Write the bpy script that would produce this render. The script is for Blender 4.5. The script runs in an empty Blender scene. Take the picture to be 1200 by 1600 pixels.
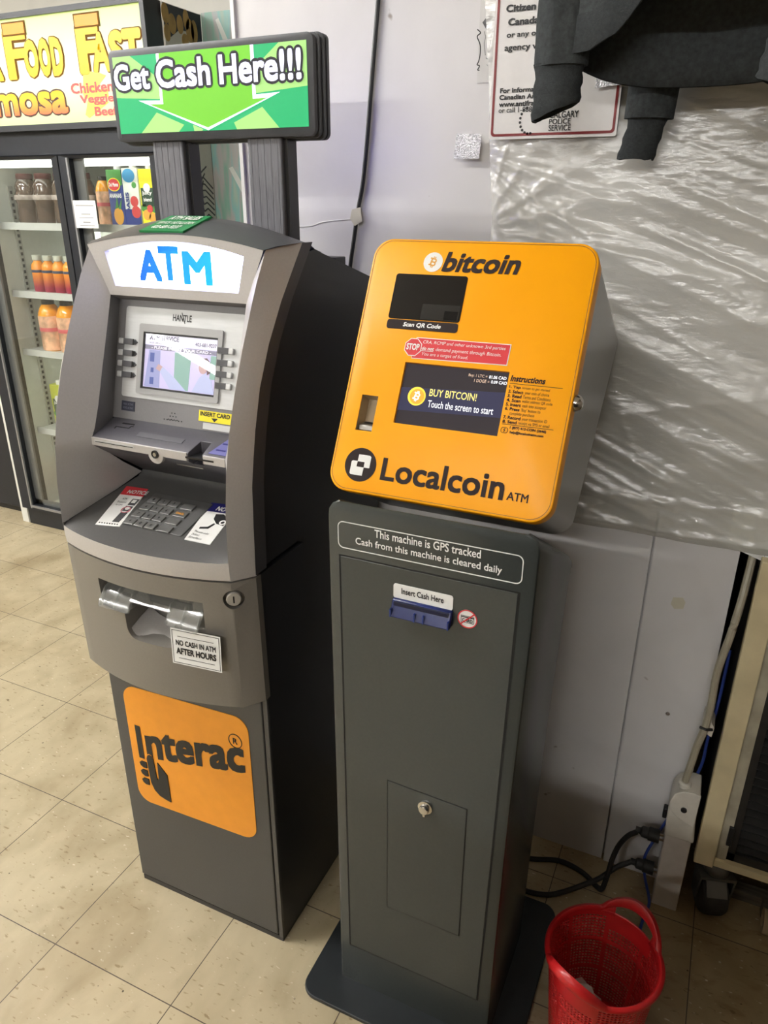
import bpy, bmesh, math, random
from mathutils import Vector, Matrix
random.seed(7)
SC = bpy.context.scene
COL = SC.collection
PI = math.pi

# ------------------------------------------------------------------ camera, light, exposure
def make_camera():
    f, yaw, pitch, roll = 1145.99, .43, .399, .005
    cy, sy, cp, sp = math.cos(yaw), math.sin(yaw), math.cos(pitch), math.sin(pitch)
    fw = Vector((-sy*cp, cy*cp, -sp)); rt = Vector((cy, sy, 0)); up = rt.cross(fw)
    r2 = rt*math.cos(roll) + up*math.sin(roll); u2 = up*math.cos(roll) - rt*math.sin(roll)
    cam = bpy.data.cameras.new('camera'); o = bpy.data.objects.new('camera', cam); COL.objects.link(o)
    cam.sensor_fit = 'VERTICAL'; cam.sensor_height = 36; cam.sensor_width = 27
    cam.lens = f*36/1600; cam.clip_start = .02; cam.clip_end = 60
    m = Matrix((r2, u2, -fw)).transposed().to_4x4(); m.translation = Vector((1.376, -.99, 1.443))
    o.matrix_world = m
    SC.camera = o
make_camera()
SC.view_settings.view_transform = 'Standard'
SC.view_settings.look = 'None'
SC.view_settings.gamma = 1
SC.view_settings.use_curve_mapping = False
SC.view_settings.exposure = 0.0
W = bpy.data.worlds.new('world'); SC.world = W; W.use_nodes = True
W.node_tree.nodes['Background'].inputs[0].default_value = (.9, .93, 1, 1)
W.node_tree.nodes['Background'].inputs[1].default_value = .15
CEIL_LIGHTS = [  # x, y, length, rotation, strength: the fluorescent fixtures of the shop
    (-1.2, -.75, 2.4, 0, 21.5), (.9, -3.7, 2.4, 0, 20.0), (-3.6, -1.6, 2.4, 90, 16.0),
    (-3.45, -5.0, 2.4, 90, 13.0), (-2.2, .55, 1.2, 0, 9.0)]
CEIL_Z = 2.75

# ------------------------------------------------------------------ materials
MATS = {}
def mat(name, col=(.5,.5,.5), rough=.5, metal=0, var=0, scale=40, bump=0, emit=None, es=1, trans=0, spec=.5, coat=0, alpha=1, ior=1.45, bscale=None, stretch=None):
    if name in MATS: return MATS[name]
    m = bpy.data.materials.new(name); m.use_nodes = True; nt = m.node_tree; b = nt.nodes['Principled BSDF']
    b.inputs['Base Color'].default_value = (*col, 1); b.inputs['Roughness'].default_value = rough
    b.inputs['Metallic'].default_value = metal; b.inputs['Specular IOR Level'].default_value = spec
    b.inputs['Coat Weight'].default_value = coat; b.inputs['Alpha'].default_value = alpha; b.inputs['IOR'].default_value = ior
    b.inputs['Transmission Weight'].default_value = trans
    if emit:
        b.inputs['Emission Color'].default_value = (*emit, 1); b.inputs['Emission Strength'].default_value = es
    tc = nt.nodes.new('ShaderNodeTexCoord')
    def noise(s):
        n = nt.nodes.new('ShaderNodeTexNoise'); n.inputs['Scale'].default_value = s; n.inputs['Detail'].default_value = 4
        if stretch:
            mp = nt.nodes.new('ShaderNodeMapping'); mp.inputs['Scale'].default_value = stretch
            nt.links.new(tc.outputs['Object'], mp.inputs[0]); nt.links.new(mp.outputs[0], n.inputs['Vector'])
        else: nt.links.new(tc.outputs['Object'], n.inputs['Vector'])
        return n
    n = noise(scale); mr = nt.nodes.new('ShaderNodeMapRange')
    mr.inputs['From Min'].default_value = .3; mr.inputs['From Max'].default_value = .7
    v = var if var else .03
    mr.inputs['To Min'].default_value = 1-v; mr.inputs['To Max'].default_value = 1+v
    mx = nt.nodes.new('ShaderNodeVectorMath'); mx.operation = 'SCALE'; mx.inputs[0].default_value = col
    nt.links.new(n.outputs['Fac'], mr.inputs['Value']); nt.links.new(mr.outputs[0], mx.inputs['Scale'])
    nt.links.new(mx.outputs[0], b.inputs['Base Color'])
    if bump:
        n2 = noise(bscale or scale*4); bp = nt.nodes.new('ShaderNodeBump'); bp.inputs['Strength'].default_value = bump; bp.inputs['Distance'].default_value = .002
        nt.links.new(n2.outputs['Fac'], bp.inputs['Height']); nt.links.new(bp.outputs[0], b.inputs['Normal'])
    MATS[name] = m; return m

def glow(name, col, s):                     # something that gives off light
    if name in MATS: return MATS[name]
    m = bpy.data.materials.new(name); m.use_nodes = True; nt = m.node_tree; b = nt.nodes['Principled BSDF']
    b.inputs['Base Color'].default_value = (*[c*.4 for c in col], 1); b.inputs['Roughness'].default_value = .015 if name.startswith(('picture', 'screen_white')) else .4
    b.inputs['Emission Color'].default_value = (*col, 1); b.inputs['Emission Strength'].default_value = s
    MATS[name] = m; return m

def grade(name, c0, c1, axis, lo, hi, s=0, rough=.5):   # printed colour gradient along one axis (object space)
    if name in MATS: return MATS[name]
    m = bpy.data.materials.new(name); m.use_nodes = True; nt = m.node_tree; b = nt.nodes['Principled BSDF']
    tc = nt.nodes.new('ShaderNodeTexCoord'); sx = nt.nodes.new('ShaderNodeSeparateXYZ'); mr = nt.nodes.new('ShaderNodeMapRange')
    mr.inputs['From Min'].default_value = lo; mr.inputs['From Max'].default_value = hi
    mx = nt.nodes.new('ShaderNodeMix'); mx.data_type = 'RGBA'; mx.inputs[6].default_value = (*c0, 1); mx.inputs[7].default_value = (*c1, 1)
    nt.links.new(tc.outputs['Object'], sx.inputs[0]); nt.links.new(sx.outputs[axis], mr.inputs['Value'])
    nt.links.new(mr.outputs[0], mx.inputs[0]); nt.links.new(mx.outputs[2], b.inputs['Base Color'])
    if s: nt.links.new(mx.outputs[2], b.inputs['Emission Color']); b.inputs['Emission Strength'].default_value = s
    b.inputs['Roughness'].default_value = rough
    MATS[name] = m; return m

def clear(name, tint=(1,1,1), gloss=.08, rough=.05, milk=0, milkcol=(.9,.9,.88), bump=0, bscale=60, stretch=(1,1,1)):   # thin clear film, glass or plastic
    if name in MATS: return MATS[name]
    m = bpy.data.materials.new(name); m.use_nodes = True; nt = m.node_tree; nt.nodes.clear(); N = nt.nodes.new; L = nt.links.new
    out = N('ShaderNodeOutputMaterial'); t = N('ShaderNodeBsdfTransparent'); t.inputs[0].default_value = (*tint, 1)
    g = N('ShaderNodeBsdfGlossy'); g.inputs['Roughness'].default_value = rough; g.inputs[0].default_value = (1,1,1,1)
    mx = N('ShaderNodeMixShader')
    base = t
    if milk:
        d = N('ShaderNodeBsdfDiffuse'); d.inputs[0].default_value = (*milkcol, 1); m2 = N('ShaderNodeMixShader'); m2.inputs[0].default_value = milk
        L(t.outputs[0], m2.inputs[1]); L(d.outputs[0], m2.inputs[2]); base = m2
    if bump:
        tc = N('ShaderNodeTexCoord'); mp = N('ShaderNodeMapping'); mp.inputs['Scale'].default_value = stretch
        n = N('ShaderNodeTexNoise'); n.inputs['Scale'].default_value = bscale; n.inputs['Detail'].default_value = 5; b = N('ShaderNodeBump'); b.inputs['Strength'].default_value = bump; b.inputs['Distance'].default_value = .01
        L(tc.outputs['Object'], mp.inputs[0]); L(mp.outputs[0], n.inputs['Vector']); L(n.outputs['Fac'], b.inputs['Height']); L(b.outputs[0], g.inputs['Normal'])
        if milk: L(b.outputs[0], d.inputs['Normal'])
    fr = N('ShaderNodeLayerWeight'); fr.inputs[0].default_value = .25
    ad = N('ShaderNodeMath'); ad.operation = 'MULTIPLY_ADD'; ad.inputs[1].default_value = gloss*2; ad.inputs[2].default_value = gloss
    L(fr.outputs['Fresnel'], ad.inputs[0]); L(ad.outputs[0], mx.inputs[0]); L(base.outputs[0], mx.inputs[1]); L(g.outputs[0], mx.inputs[2]); L(mx.outputs[0], out.inputs[0])
    MATS[name] = m; return m

# ------------------------------------------------------------------ mesh helpers
class MB:
    def __init__(s): s.v = []; s.f = []
    def add(s, vs, fs):
        n = len(s.v); s.v += [tuple(p) for p in vs]; s.f += [tuple(i+n for i in f) for f in fs]; return s
    def box(s, x0, x1, y0, y1, z0, z1):
        return s.add([(x0,y0,z0),(x1,y0,z0),(x1,y1,z0),(x0,y1,z0),(x0,y0,z1),(x1,y0,z1),(x1,y1,z1),(x0,y1,z1)],
                     [(0,3,2,1),(4,5,6,7),(0,1,5,4),(1,2,6,5),(2,3,7,6),(3,0,4,7)])
    def prism(s, lo, hi):                  # two matching rings joined, capped
        n = len(lo)
        return s.add(list(lo)+list(hi), [tuple(range(n-1,-1,-1)), tuple(range(n,2*n))] + [(i,(i+1)%n,(i+1)%n+n,i+n) for i in range(n)])
    def prof_x(s, pts, x0, x1): return s.prism([(x0,y,z) for y,z in pts], [(x1,y,z) for y,z in pts])
    def plan_z(s, pts, z0, z1): return s.prism([(x,y,z0) for x,y in pts], [(x,y,z1) for x,y in pts])
    def loft(s, rings, closed=True, cap=False):
        n = len(rings[0]); b = len(s.v)
        for r in rings: s.v += [tuple(p) for p in r]
        for k in range(len(rings)-1):
            for i in range(n if closed else n-1):
                j = (i+1) % n; s.f.append((b+k*n+i, b+k*n+j, b+(k+1)*n+j, b+(k+1)*n+i))
        if cap:
            s.f.append(tuple(b+i for i in range(n-1,-1,-1))); s.f.append(tuple(b+(len(rings)-1)*n+i for i in range(n)))
        return s
    def lathe(s, prof, c=(0,0,0), n=20, axis='z', cap=True):
        rings = []
        for r, h in prof:
            ring = []
            for i in range(n):
                a = 2*PI*i/n; x, y = r*math.cos(a), r*math.sin(a)
                p = (x, y, h) if axis == 'z' else ((h, x, y) if axis == 'x' else (x, -h, y))
                ring.append((c[0]+p[0], c[1]+p[1], c[2]+p[2]))
            rings.append(ring)
        return s.loft(rings, True, cap)
    def tube(s, pts, r, n=10, cap=True):
        pts = [Vector(p) for p in pts]; rings = []; up = Vector((0,0,1))
        for i, p in enumerate(pts):
            d = (pts[min(i+1,len(pts)-1)]-pts[max(i-1,0)]).normalized()
            a = d.cross(up if abs(d.z) < .95 else Vector((1,0,0))).normalized()
            if i and a.dot(pa) < 0: a = -a
            pa = a; b = a.cross(d); rr = r[i] if isinstance(r, (list,tuple)) else r
            rings.append([p + a*rr*math.cos(2*PI*k/n) + b*rr*math.sin(2*PI*k/n) for k in range(n)])
        return s.loft(rings, True, cap)

def smooth_path(pts, n=8):                 # Catmull-Rom through the points
    P = [Vector(p) for p in pts]; P = [2*P[0]-P[1]] + P + [2*P[-1]-P[-2]]; out = []
    for i in range(1, len(P)-2):
        for k in range(n):
            t = k/n; a,b,c,d = P[i-1],P[i],P[i+1],P[i+2]
            out.append(.5*((2*b)+(c-a)*t+(2*a-5*b+4*c-d)*t*t+(3*b-a-3*c+d)*t**3))
    out.append(P[-2]); return out

ORG = {}
def obj(name, mb, m, parent=None, bevel=0, seg=2, angle=35, org=None, fixn=True, flat=False):
    me = bpy.data.meshes.new(name)
    if parent is not None: o0 = ORG[parent.name]
    else: o0 = Vector(org) if org else Vector((0,0,0))
    me.from_pydata([tuple(Vector(p)-o0) for p in mb.v], [], mb.f); me.validate()
    if fixn:
        bm = bmesh.new(); bm.from_mesh(me); bmesh.ops.recalc_face_normals(bm, faces=bm.faces); bm.to_mesh(me); bm.free()
    me.update()
    if not flat:
        me.shade_smooth()
        me.set_sharp_from_angle(angle=math.radians(angle))
    for mm in (m if isinstance(m, (list,tuple)) else [m]): me.materials.append(mm)
    o = bpy.data.objects.new(name, me); COL.objects.link(o)
    if parent is not None: o.parent = parent
    else: o.location = o0
    ORG[o.name] = o0
    if bevel:
        b = o.modifiers.new('bevel', 'BEVEL'); b.width = bevel; b.segments = seg; b.limit_method = 'ANGLE'; b.angle_limit = math.radians(40)
    return o
def thing(name, label, cat, loc=(0,0,0), group=None):
    o = bpy.data.objects.new(name, None); COL.objects.link(o); o.location = loc; o.empty_display_size = .05
    ORG[o.name] = Vector(loc); return tag(o, label, cat, group)
def tag(o, label, cat, group=None):
    o['label'] = label; o['category'] = cat
    if group: o['group'] = group
    return o
def struct(name, mb, m, **k):
    o = obj(name, mb, m, **k); o['kind'] = 'structure'; return o
def dup(root, loc, label, group=None):
    r = root.copy(); COL.objects.link(r); r.location = loc; r['label'] = label
    if group: r['group'] = group
    for ch in list(root.children):
        c = ch.copy(); COL.objects.link(c); c.parent = r
        for g in list(ch.children):
            d = g.copy(); COL.objects.link(d); d.parent = c
    return r
def carve(o, mb):                          # subtract a solid from an object
    me = bpy.data.meshes.new('cut'); me.from_pydata([tuple(Vector(p)-ORG[o.name]) for p in mb.v], [], mb.f)
    bm = bmesh.new(); bm.from_mesh(me); bmesh.ops.recalc_face_normals(bm, faces=bm.faces); bm.to_mesh(me); bm.free()
    c = bpy.data.objects.new('cut', me); COL.objects.link(c)
    if o.parent: c.parent = o.parent
    md = o.modifiers.new('cut', 'BOOLEAN'); md.object = c; md.operation = 'DIFFERENCE'; md.solver = 'EXACT'
    bpy.context.view_layer.update()
    dg = bpy.context.evaluated_depsgraph_get(); nm = bpy.data.meshes.new_from_object(o.evaluated_get(dg))
    o.modifiers.remove(md); mats = list(o.data.materials); o.data = nm
    nm.materials.clear()
    for mm in mats: nm.materials.append(mm)
    nm.shade_smooth(); nm.set_sharp_from_angle(angle=math.radians(35))
    bpy.data.objects.remove(c)

# ------------------------------------------------------------------ flat work on a face: frame = origin, right, up
class Face:
    def __init__(s, o, x, y):
        s.o = Vector(o); s.x = Vector(x).normalized(); y = Vector(y); s.y = (y - s.x*y.dot(s.x)).normalized(); s.n = s.x.cross(s.y)
    def p(s, u, v, w=0): return s.o + s.x*u + s.y*v + s.n*w
def front(x, y, z=0): return Face((x,y,z), (1,0,0), (0,0,1))
def rrect(u0, v0, u1, v1, r=.003, n=5):
    r = min(r, abs(u1-u0)/2, abs(v1-v0)/2); out = []
    for cx, cy, a0 in ((u1-r,v0+r,-90),(u1-r,v1-r,0),(u0+r,v1-r,90),(u0+r,v0+r,180)):
        for k in range(n+1):
            a = math.radians(a0+90*k/n); out.append((cx+r*math.cos(a), cy+r*math.sin(a)))
    return out
def quad(u0, v0, u1, v1): return [(u0,v0),(u1,v0),(u1,v1),(u0,v1)]
def disc(cx, cy, r, n=28, ry=None): return [(cx+r*math.cos(2*PI*k/n), cy+(ry or r)*math.sin(2*PI*k/n)) for k in range(n)]
def plate(name, parent, F, polys, m, w=.0006, w0=0, **k):     # flat printed or raised pieces: thin solids on the face
    if polys and not isinstance(polys[0][0], (tuple,list)): polys = [polys]
    if k.pop('each', False): return [plate(name, parent, F, [p], m, w, w0, **k) for p in polys]
    mb = MB()
    for pl in polys: mb.prism([F.p(u,v,w0) for u,v in pl], [F.p(u,v,w) for u,v in pl])
    return obj(name, mb, m, parent, **k)
def ringplate(name, parent, F, outer, inner, m, w=.0006, w0=0, **k):
    mb = MB(); mb.loft([[F.p(u,v,w0) for u,v in outer],[F.p(u,v,w) for u,v in outer],[F.p(u,v,w) for u,v in inner],[F.p(u,v,w0) for u,v in inner],[F.p(u,v,w0) for u,v in outer]])
    return obj(name, mb, m, parent, **k)
def stroke(pts, wd):                        # a drawn line as a strip of quads
    out = []
    for (a,b),(c,d) in zip(pts[:-1], pts[1:]):
        L = math.hypot(c-a,d-b) or 1; nx, ny = -(d-b)/L*wd/2, (c-a)/L*wd/2
        out.append([(a+nx,b+ny),(a-nx,b-ny),(c-nx,d-ny),(c+nx,d+ny)])
    return out
_TX = {}
def text_geo(body, off=0):
    k = (body, off)
    if k in _TX: return _TX[k]
    c = bpy.data.curves.new('t', 'FONT'); c.body = body; c.size = 1; c.resolution_u = 3; c.offset = off
    o = bpy.data.objects.new('t', c); COL.objects.link(o); bpy.context.view_layer.update()
    me = o.evaluated_get(bpy.context.evaluated_depsgraph_get()).to_mesh()
    vs = [(v.co.x, v.co.y) for v in me.vertices]; fs = [tuple(p.vertices) for p in me.polygons]
    bpy.data.objects.remove(o); bpy.data.curves.remove(c)
    _TX[k] = (vs, fs); return vs, fs
def letters(name, parent, F, lines, m, w=.0009):
    """lines: (text, u0, v0, u1, v1, weight[, slant]) fitted to that box; v1 None keeps the letters' own proportion"""
    mb = MB(); 
    for ln in lines:
        tx, u0, v0, u1, v1 = ln[:5]; wt = ln[5] if len(ln) > 5 else 0; sl = ln[6] if len(ln) > 6 else 0; ri = ln[7] if len(ln) > 7 else 0
        vs, fs = text_geo(tx); ex = wt
        a0 = min(v[0] for v in vs); a1 = max(v[0] for v in vs); b0 = min(v[1] for v in vs); b1 = max(v[1] for v in vs)
        sh = [(0,0)] if ex <= 0 else [(ex*a, ex*b) for a in (-1,0,1) for b in (-1,0,1)]
        if ex > .04: sh = [(0,0)] + [(ex*.5*math.cos(PI*k/4), ex*.5*math.sin(PI*k/4)) for k in range(8)] + [(ex*math.cos(PI*k/10), ex*math.sin(PI*k/10)) for k in range(20)]
        a0 -= ex; a1 += ex; b0 -= ex; b1 += ex
        sx = (u1-u0)/(a1-a0); sy = sx if v1 is None else (v1-v0)/(b1-b0)
        for i, (dx, dy) in enumerate(sh):
            pts = []
            for x, y in vs:
                yy = (y+dy-b0)*sy; uu = (x+dx-a0)*sx; pts.append(F.p(u0+uu+sl*yy, v0+yy+ri*uu, w+i*8e-6))
            mb.add(pts, fs)
    return obj(name, mb, m, parent, fixn=False, flat=True)

# ------------------------------------------------------------------ common materials
WHITE = mat('white_print', (.80,.80,.78), .5)
INK = mat('black_print', (.012,.012,.013), .45)
CHROME = mat('chrome', (.62,.60,.57), .18, 1)
STEEL = mat('worn_steel', (.42,.40,.37), .35, .9, var=.1)
BLACK = mat('black_plastic', (.012,.012,.013), .4, var=.15)
RUBBER = mat('black_rubber', (.014,.013,.012), .6, var=.3, scale=60)
RED = mat('red_print', (.62,.03,.04), .45)

# ------------------------------------------------------------------ floor
def floor_material():
    m = bpy.data.materials.new('vinyl_tile'); m.use_nodes = True; nt = m.node_tree; N = nt.nodes.new; L = nt.links.new; b = nt.nodes['Principled BSDF']
    tc = N('ShaderNodeTexCoord'); sx = N('ShaderNodeSeparateXYZ'); L(tc.outputs['Object'], sx.inputs[0])
    T = .3048; lines = []; cells = []
    for ax in (0, 1):
        d = N('ShaderNodeMath'); d.operation = 'DIVIDE'; d.inputs[1].default_value = T; L(sx.outputs[ax], d.inputs[0])
        fr = N('ShaderNodeMath'); fr.operation = 'FRACT'; ad = N('ShaderNodeMath'); ad.operation = 'ADD'; ad.inputs[1].default_value = 100.5
        L(d.outputs[0], ad.inputs[0]); L(ad.outputs[0], fr.inputs[0])
        sb = N('ShaderNodeMath'); sb.operation = 'SUBTRACT'; sb.inputs[1].default_value = .5; L(fr.outputs[0], sb.inputs[0])
        ab = N('ShaderNodeMath'); ab.operation = 'ABSOLUTE'; L(sb.outputs[0], ab.inputs[0]); lines.append(ab)
        fl = N('ShaderNodeMath'); fl.operation = 'FLOOR'; L(d.outputs[0], fl.inputs[0]); cells.append(fl)
    mn = N('ShaderNodeMath'); mn.operation = 'MINIMUM'; L(lines[0].outputs[0], mn.inputs[0]); L(lines[1].outputs[0], mn.inputs[1])
    jr = N('ShaderNodeMapRange'); jr.inputs['From Min'].default_value = .0022; jr.inputs['From Max'].default_value = .0042; L(mn.outputs[0], jr.inputs['Value'])
    cv = N('ShaderNodeCombineXYZ'); L(cells[0].outputs[0], cv.inputs[0]); L(cells[1].outputs[0], cv.inputs[1])
    wn = N('ShaderNodeTexWhiteNoise'); wn.noise_dimensions = '3D'; L(cv.outputs[0], wn.inputs['Vector'])
    def noise(s, det, mapscale=None, dist=0, rot=0):
        n = N('ShaderNodeTexNoise'); n.inputs['Scale'].default_value = s; n.inputs['Detail'].default_value = det; n.inputs['Distortion'].default_value = dist
        mp = N('ShaderNodeMapping'); mp.inputs['Scale'].default_value = mapscale or (1,1,1); mp.inputs['Rotation'].default_value = (0,0,rot)
        L(tc.outputs['Object'], mp.inputs[0]); L(mp.outputs[0], n.inputs['Vector']); return n
    def ramp(src, pts):
        r = N('ShaderNodeValToRGB'); r.color_ramp.elements[0].position = pts[0][0]; r.color_ramp.elements[0].color = (*pts[0][1],1)
        r.color_ramp.elements[1].position = pts[-1][0]; r.color_ramp.elements[1].color = (*pts[-1][1],1)
        for p, c in pts[1:-1]:
            e = r.color_ramp.elements.new(p); e.color = (*c,1)
        L(src, r.inputs[0]); return r
    def mul(a, b_, fac=1):
        x = N('ShaderNodeMix'); x.data_type = 'RGBA'; x.blend_type = 'MULTIPLY'; x.inputs[0].default_value = fac; L(a, x.inputs[6]); L(b_, x.inputs[7]); return x.outputs[2]
    base = ramp(noise(9, 5, (1.6,1,1), .6, .5).outputs['Fac'], [(.3,(.46,.385,.245)),(.7,(.56,.475,.315))])
    fleck = ramp(noise(48, 2, (1,2.6,1), .3, .45).outputs['Fac'], [(.28,(.62,.56,.47)),(.36,(1,1,1)),(.9,(1,1,1))])
    light = ramp(noise(55, 2, (1,2.4,1), .2, .7).outputs['Fac'], [(.68,(0,0,0)),(.76,(1,1,1))])
    spot = ramp(noise(70, 1).outputs['Fac'], [(.20,(.18,.15,.12)),(.235,(1,1,1)),(.9,(1,1,1))])
    dirt = ramp(noise(3.2, 6, None, 1.2).outputs['Fac'], [(.32,(.74,.70,.64)),(.56,(1,1,1)),(.9,(1,1,1))])
    tint = ramp(wn.outputs['Value'], [(0,(.93,.93,.93)),(1,(1.0,1.0,1.0))])
    c = mul(base.outputs[0], fleck.outputs[0]); c = mul(c, spot.outputs[0]); c = mul(c, dirt.outputs[0]); c = mul(c, tint.outputs[0])
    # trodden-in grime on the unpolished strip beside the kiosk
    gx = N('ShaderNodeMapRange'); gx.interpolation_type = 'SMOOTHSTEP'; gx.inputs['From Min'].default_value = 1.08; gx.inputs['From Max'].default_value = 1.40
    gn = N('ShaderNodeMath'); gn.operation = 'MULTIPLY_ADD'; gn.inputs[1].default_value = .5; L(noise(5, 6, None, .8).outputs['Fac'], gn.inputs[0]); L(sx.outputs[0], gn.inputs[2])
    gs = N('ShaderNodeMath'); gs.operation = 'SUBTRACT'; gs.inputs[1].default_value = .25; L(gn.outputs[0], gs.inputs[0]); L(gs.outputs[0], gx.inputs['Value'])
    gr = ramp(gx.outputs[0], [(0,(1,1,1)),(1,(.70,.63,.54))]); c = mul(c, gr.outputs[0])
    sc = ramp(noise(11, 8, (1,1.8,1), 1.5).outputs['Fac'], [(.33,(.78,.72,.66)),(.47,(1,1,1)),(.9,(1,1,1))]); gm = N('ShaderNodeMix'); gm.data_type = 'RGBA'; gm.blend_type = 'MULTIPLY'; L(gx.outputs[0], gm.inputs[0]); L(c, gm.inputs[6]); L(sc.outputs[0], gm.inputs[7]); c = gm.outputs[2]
    lg = N('ShaderNodeMix'); lg.data_type = 'RGBA'; L(light.outputs[0], lg.inputs[0]); L(c, lg.inputs[6]); lg.inputs[7].default_value = (.66,.59,.46,1)
    jm = N('ShaderNodeMix'); jm.data_type = 'RGBA'; L(jr.outputs[0], jm.inputs[0]); jm.inputs[6].default_value = (.055,.04,.028,1); L(lg.outputs[2], jm.inputs[7])
    L(jm.outputs[2], b.inputs['Base Color'])
    rr = N('ShaderNodeMapRange'); rr.inputs['To Min'].default_value = .3; rr.inputs['To Max'].default_value = .5; L(noise(14, 4).outputs['Fac'], rr.inputs['Value']); L(rr.outputs[0], b.inputs['Roughness'])
    bp = N('ShaderNodeBump'); bp.inputs['Strength'].default_value = .25; bp.inputs['Distance'].default_value = .002
    L(noise(30, 3).outputs['Fac'], bp.inputs['Height']); L(bp.outputs[0], b.inputs['Normal'])
    return m
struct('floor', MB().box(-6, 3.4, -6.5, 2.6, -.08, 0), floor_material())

def wall_material(name, col, smudge=.10):
    m = bpy.data.materials.new(name); m.use_nodes = True; nt = m.node_tree; N = nt.nodes.new; L = nt.links.new; b = nt.nodes['Principled BSDF']
    tc = N('ShaderNodeTexCoord')
    def nz(s, d, dist=0):
        n = N('ShaderNodeTexNoise'); n.inputs['Scale'].default_value = s; n.inputs['Detail'].default_value = d; n.inputs['Distortion'].default_value = dist; L(tc.outputs['Object'], n.inputs['Vector']); return n
    r = N('ShaderNodeValToRGB'); e = r.color_ramp.elements; e[0].position = .30; e[0].color = (*[c*(1-smudge) for c in col],1); e[1].position = .62; e[1].color = (*col,1)
    L(nz(4.5, 6, .8).outputs['Fac'], r.inputs[0])
    s = N('ShaderNodeValToRGB'); e = s.color_ramp.elements; e[0].position = .19; e[0].color = (.45,.40,.35,1); e[1].position = .24; e[1].color = (1,1,1,1); L(nz(26, 2).outputs['Fac'], s.inputs[0])
    x = N('ShaderNodeMix'); x.data_type = 'RGBA'; x.blend_type = 'MULTIPLY'; x.inputs[0].default_value = 1; L(r.outputs[0], x.inputs[6]); L(s.outputs[0], x.inputs[7])
    L(x.outputs[2], b.inputs['Base Color']); b.inputs['Roughness'].default_value = .42
    bp = N('ShaderNodeBump'); bp.inputs['Strength'].default_value = .12; bp.inputs['Distance'].default_value = .004; L(nz(7, 4, .3).outputs['Fac'], bp.inputs['Height']); L(bp.outputs[0], b.inputs['Normal'])
    return m
WALLM = wall_material('painted_panel', (.66,.645,.64))
SHOPW = wall_material('shop_wall', (.58,.56,.49))
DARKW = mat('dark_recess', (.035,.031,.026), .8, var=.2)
# the panelled wall the machines stand against: left panel, right panel (a hair prouder), and the part above the recess
mb = MB(); mb.box(.417, 1.3115, .407, .50, 0, CEIL_Z); mb.box(1.3165, 1.466, .403, .50, 0, .90)
mb.box(1.3115, 3.4, .407, .50, .90, CEIL_Z)
mb.box(1.31, 1.318, .425, .45, 0, .9)
struct('wall_back', mb, WALLM)
mb = MB(); mb.box(.409, .417, .400, .505, 0, CEIL_Z)
struct('trim_1', mb, mat('white_corner_strip', (.75,.74,.73), .35))
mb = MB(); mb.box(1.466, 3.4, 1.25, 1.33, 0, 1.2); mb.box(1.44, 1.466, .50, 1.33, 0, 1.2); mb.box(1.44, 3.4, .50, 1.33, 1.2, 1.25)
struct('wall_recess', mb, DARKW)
struct('wall_rear', MB().box(-6, 3.4, 2.3, 2.4, 0, CEIL_Z), SHOPW)
struct('wall_left', MB().box(-6, -5.9, -6.5, 2.4, 0, CEIL_Z), SHOPW)
DIM = wall_material('dim_brown_wall', (.16,.13,.10))
struct('wall_right', MB().box(2.6, 2.7, -6.5, 2.4, 0, CEIL_Z), DIM)
struct('wall_front', MB().box(-6, 3.4, -6.5, -6.4, 0, CEIL_Z), DIM)
struct('ceiling', MB().box(-6, 3.4, -6.5, 2.4, CEIL_Z, CEIL_Z+.1), mat('ceiling_tile', (.70,.69,.66), .8, var=.06, scale=8))

HOUS = mat('white_enamel', (.75,.75,.73), .3)
for i, (x, y, ln, rot, st) in enumerate(CEIL_LIGHTS):
    where = ['over the aisle before the cash machines', 'over the far aisle', 'over the left aisle', 'over the far left aisle', 'short one near the coolers'][i]
    t = thing('ceiling_light', 'white fluorescent ceiling fixture ' + where, 'ceiling light', (x, y, CEIL_Z-.09), 'fluorescent ceiling fixtures')
    h = ln/2; a = math.radians(rot); ca, sa = math.cos(a), math.sin(a)
    def R(mb_):
        mb_.v = [(x+(p[0])*ca-(p[1])*sa, y+(p[0])*sa+(p[1])*ca, p[2]) for p in mb_.v]; return mb_
    b = MB(); b.prism([(-h,-.09,CEIL_Z-.05),(h,-.09,CEIL_Z-.05),(h,.09,CEIL_Z-.05),(-h,.09,CEIL_Z-.05)], [(-h,-.07,CEIL_Z),(h,-.07,CEIL_Z),(h,.07,CEIL_Z),(-h,.07,CEIL_Z)])
    obj('housing', R(b), HOUS, t)
    for sgn in (-1, 1):
        b = MB(); b.tube([(-h+.03, sgn*.045, CEIL_Z-.07), (h-.03, sgn*.045, CEIL_Z-.07)], .017, 8)
        obj('tube', R(b), glow('fluorescent_%g' % st, (1,.985,.96), st*6), t)

# added shelf unit, unseen behind the viewer, sized to shade the lower right
gu = thing('added_shade_shelf', 'low dark brown shelf unit added out of view to shade the lower right floor', 'shelf unit', (1.75, -1.6, 0))
GUM = mat('dark_brown_laminate', (.06,.045,.035), .5, var=.15, scale=12)
obj('back_panel', MB().box(1.0, 2.5, -1.62, -1.60, .0, 1.262), GUM, gu)
for x in (1.0, 1.74, 2.48): obj('upright', MB().box(x, x+.02, -1.85, -1.36, 0, 1.262), GUM, gu)
for z in (.08, .42, .76, 1.01, 1.242): obj('shelf', MB().box(1.0, 2.5, -1.85, -1.36, z, z+.02), GUM, gu)

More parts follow.
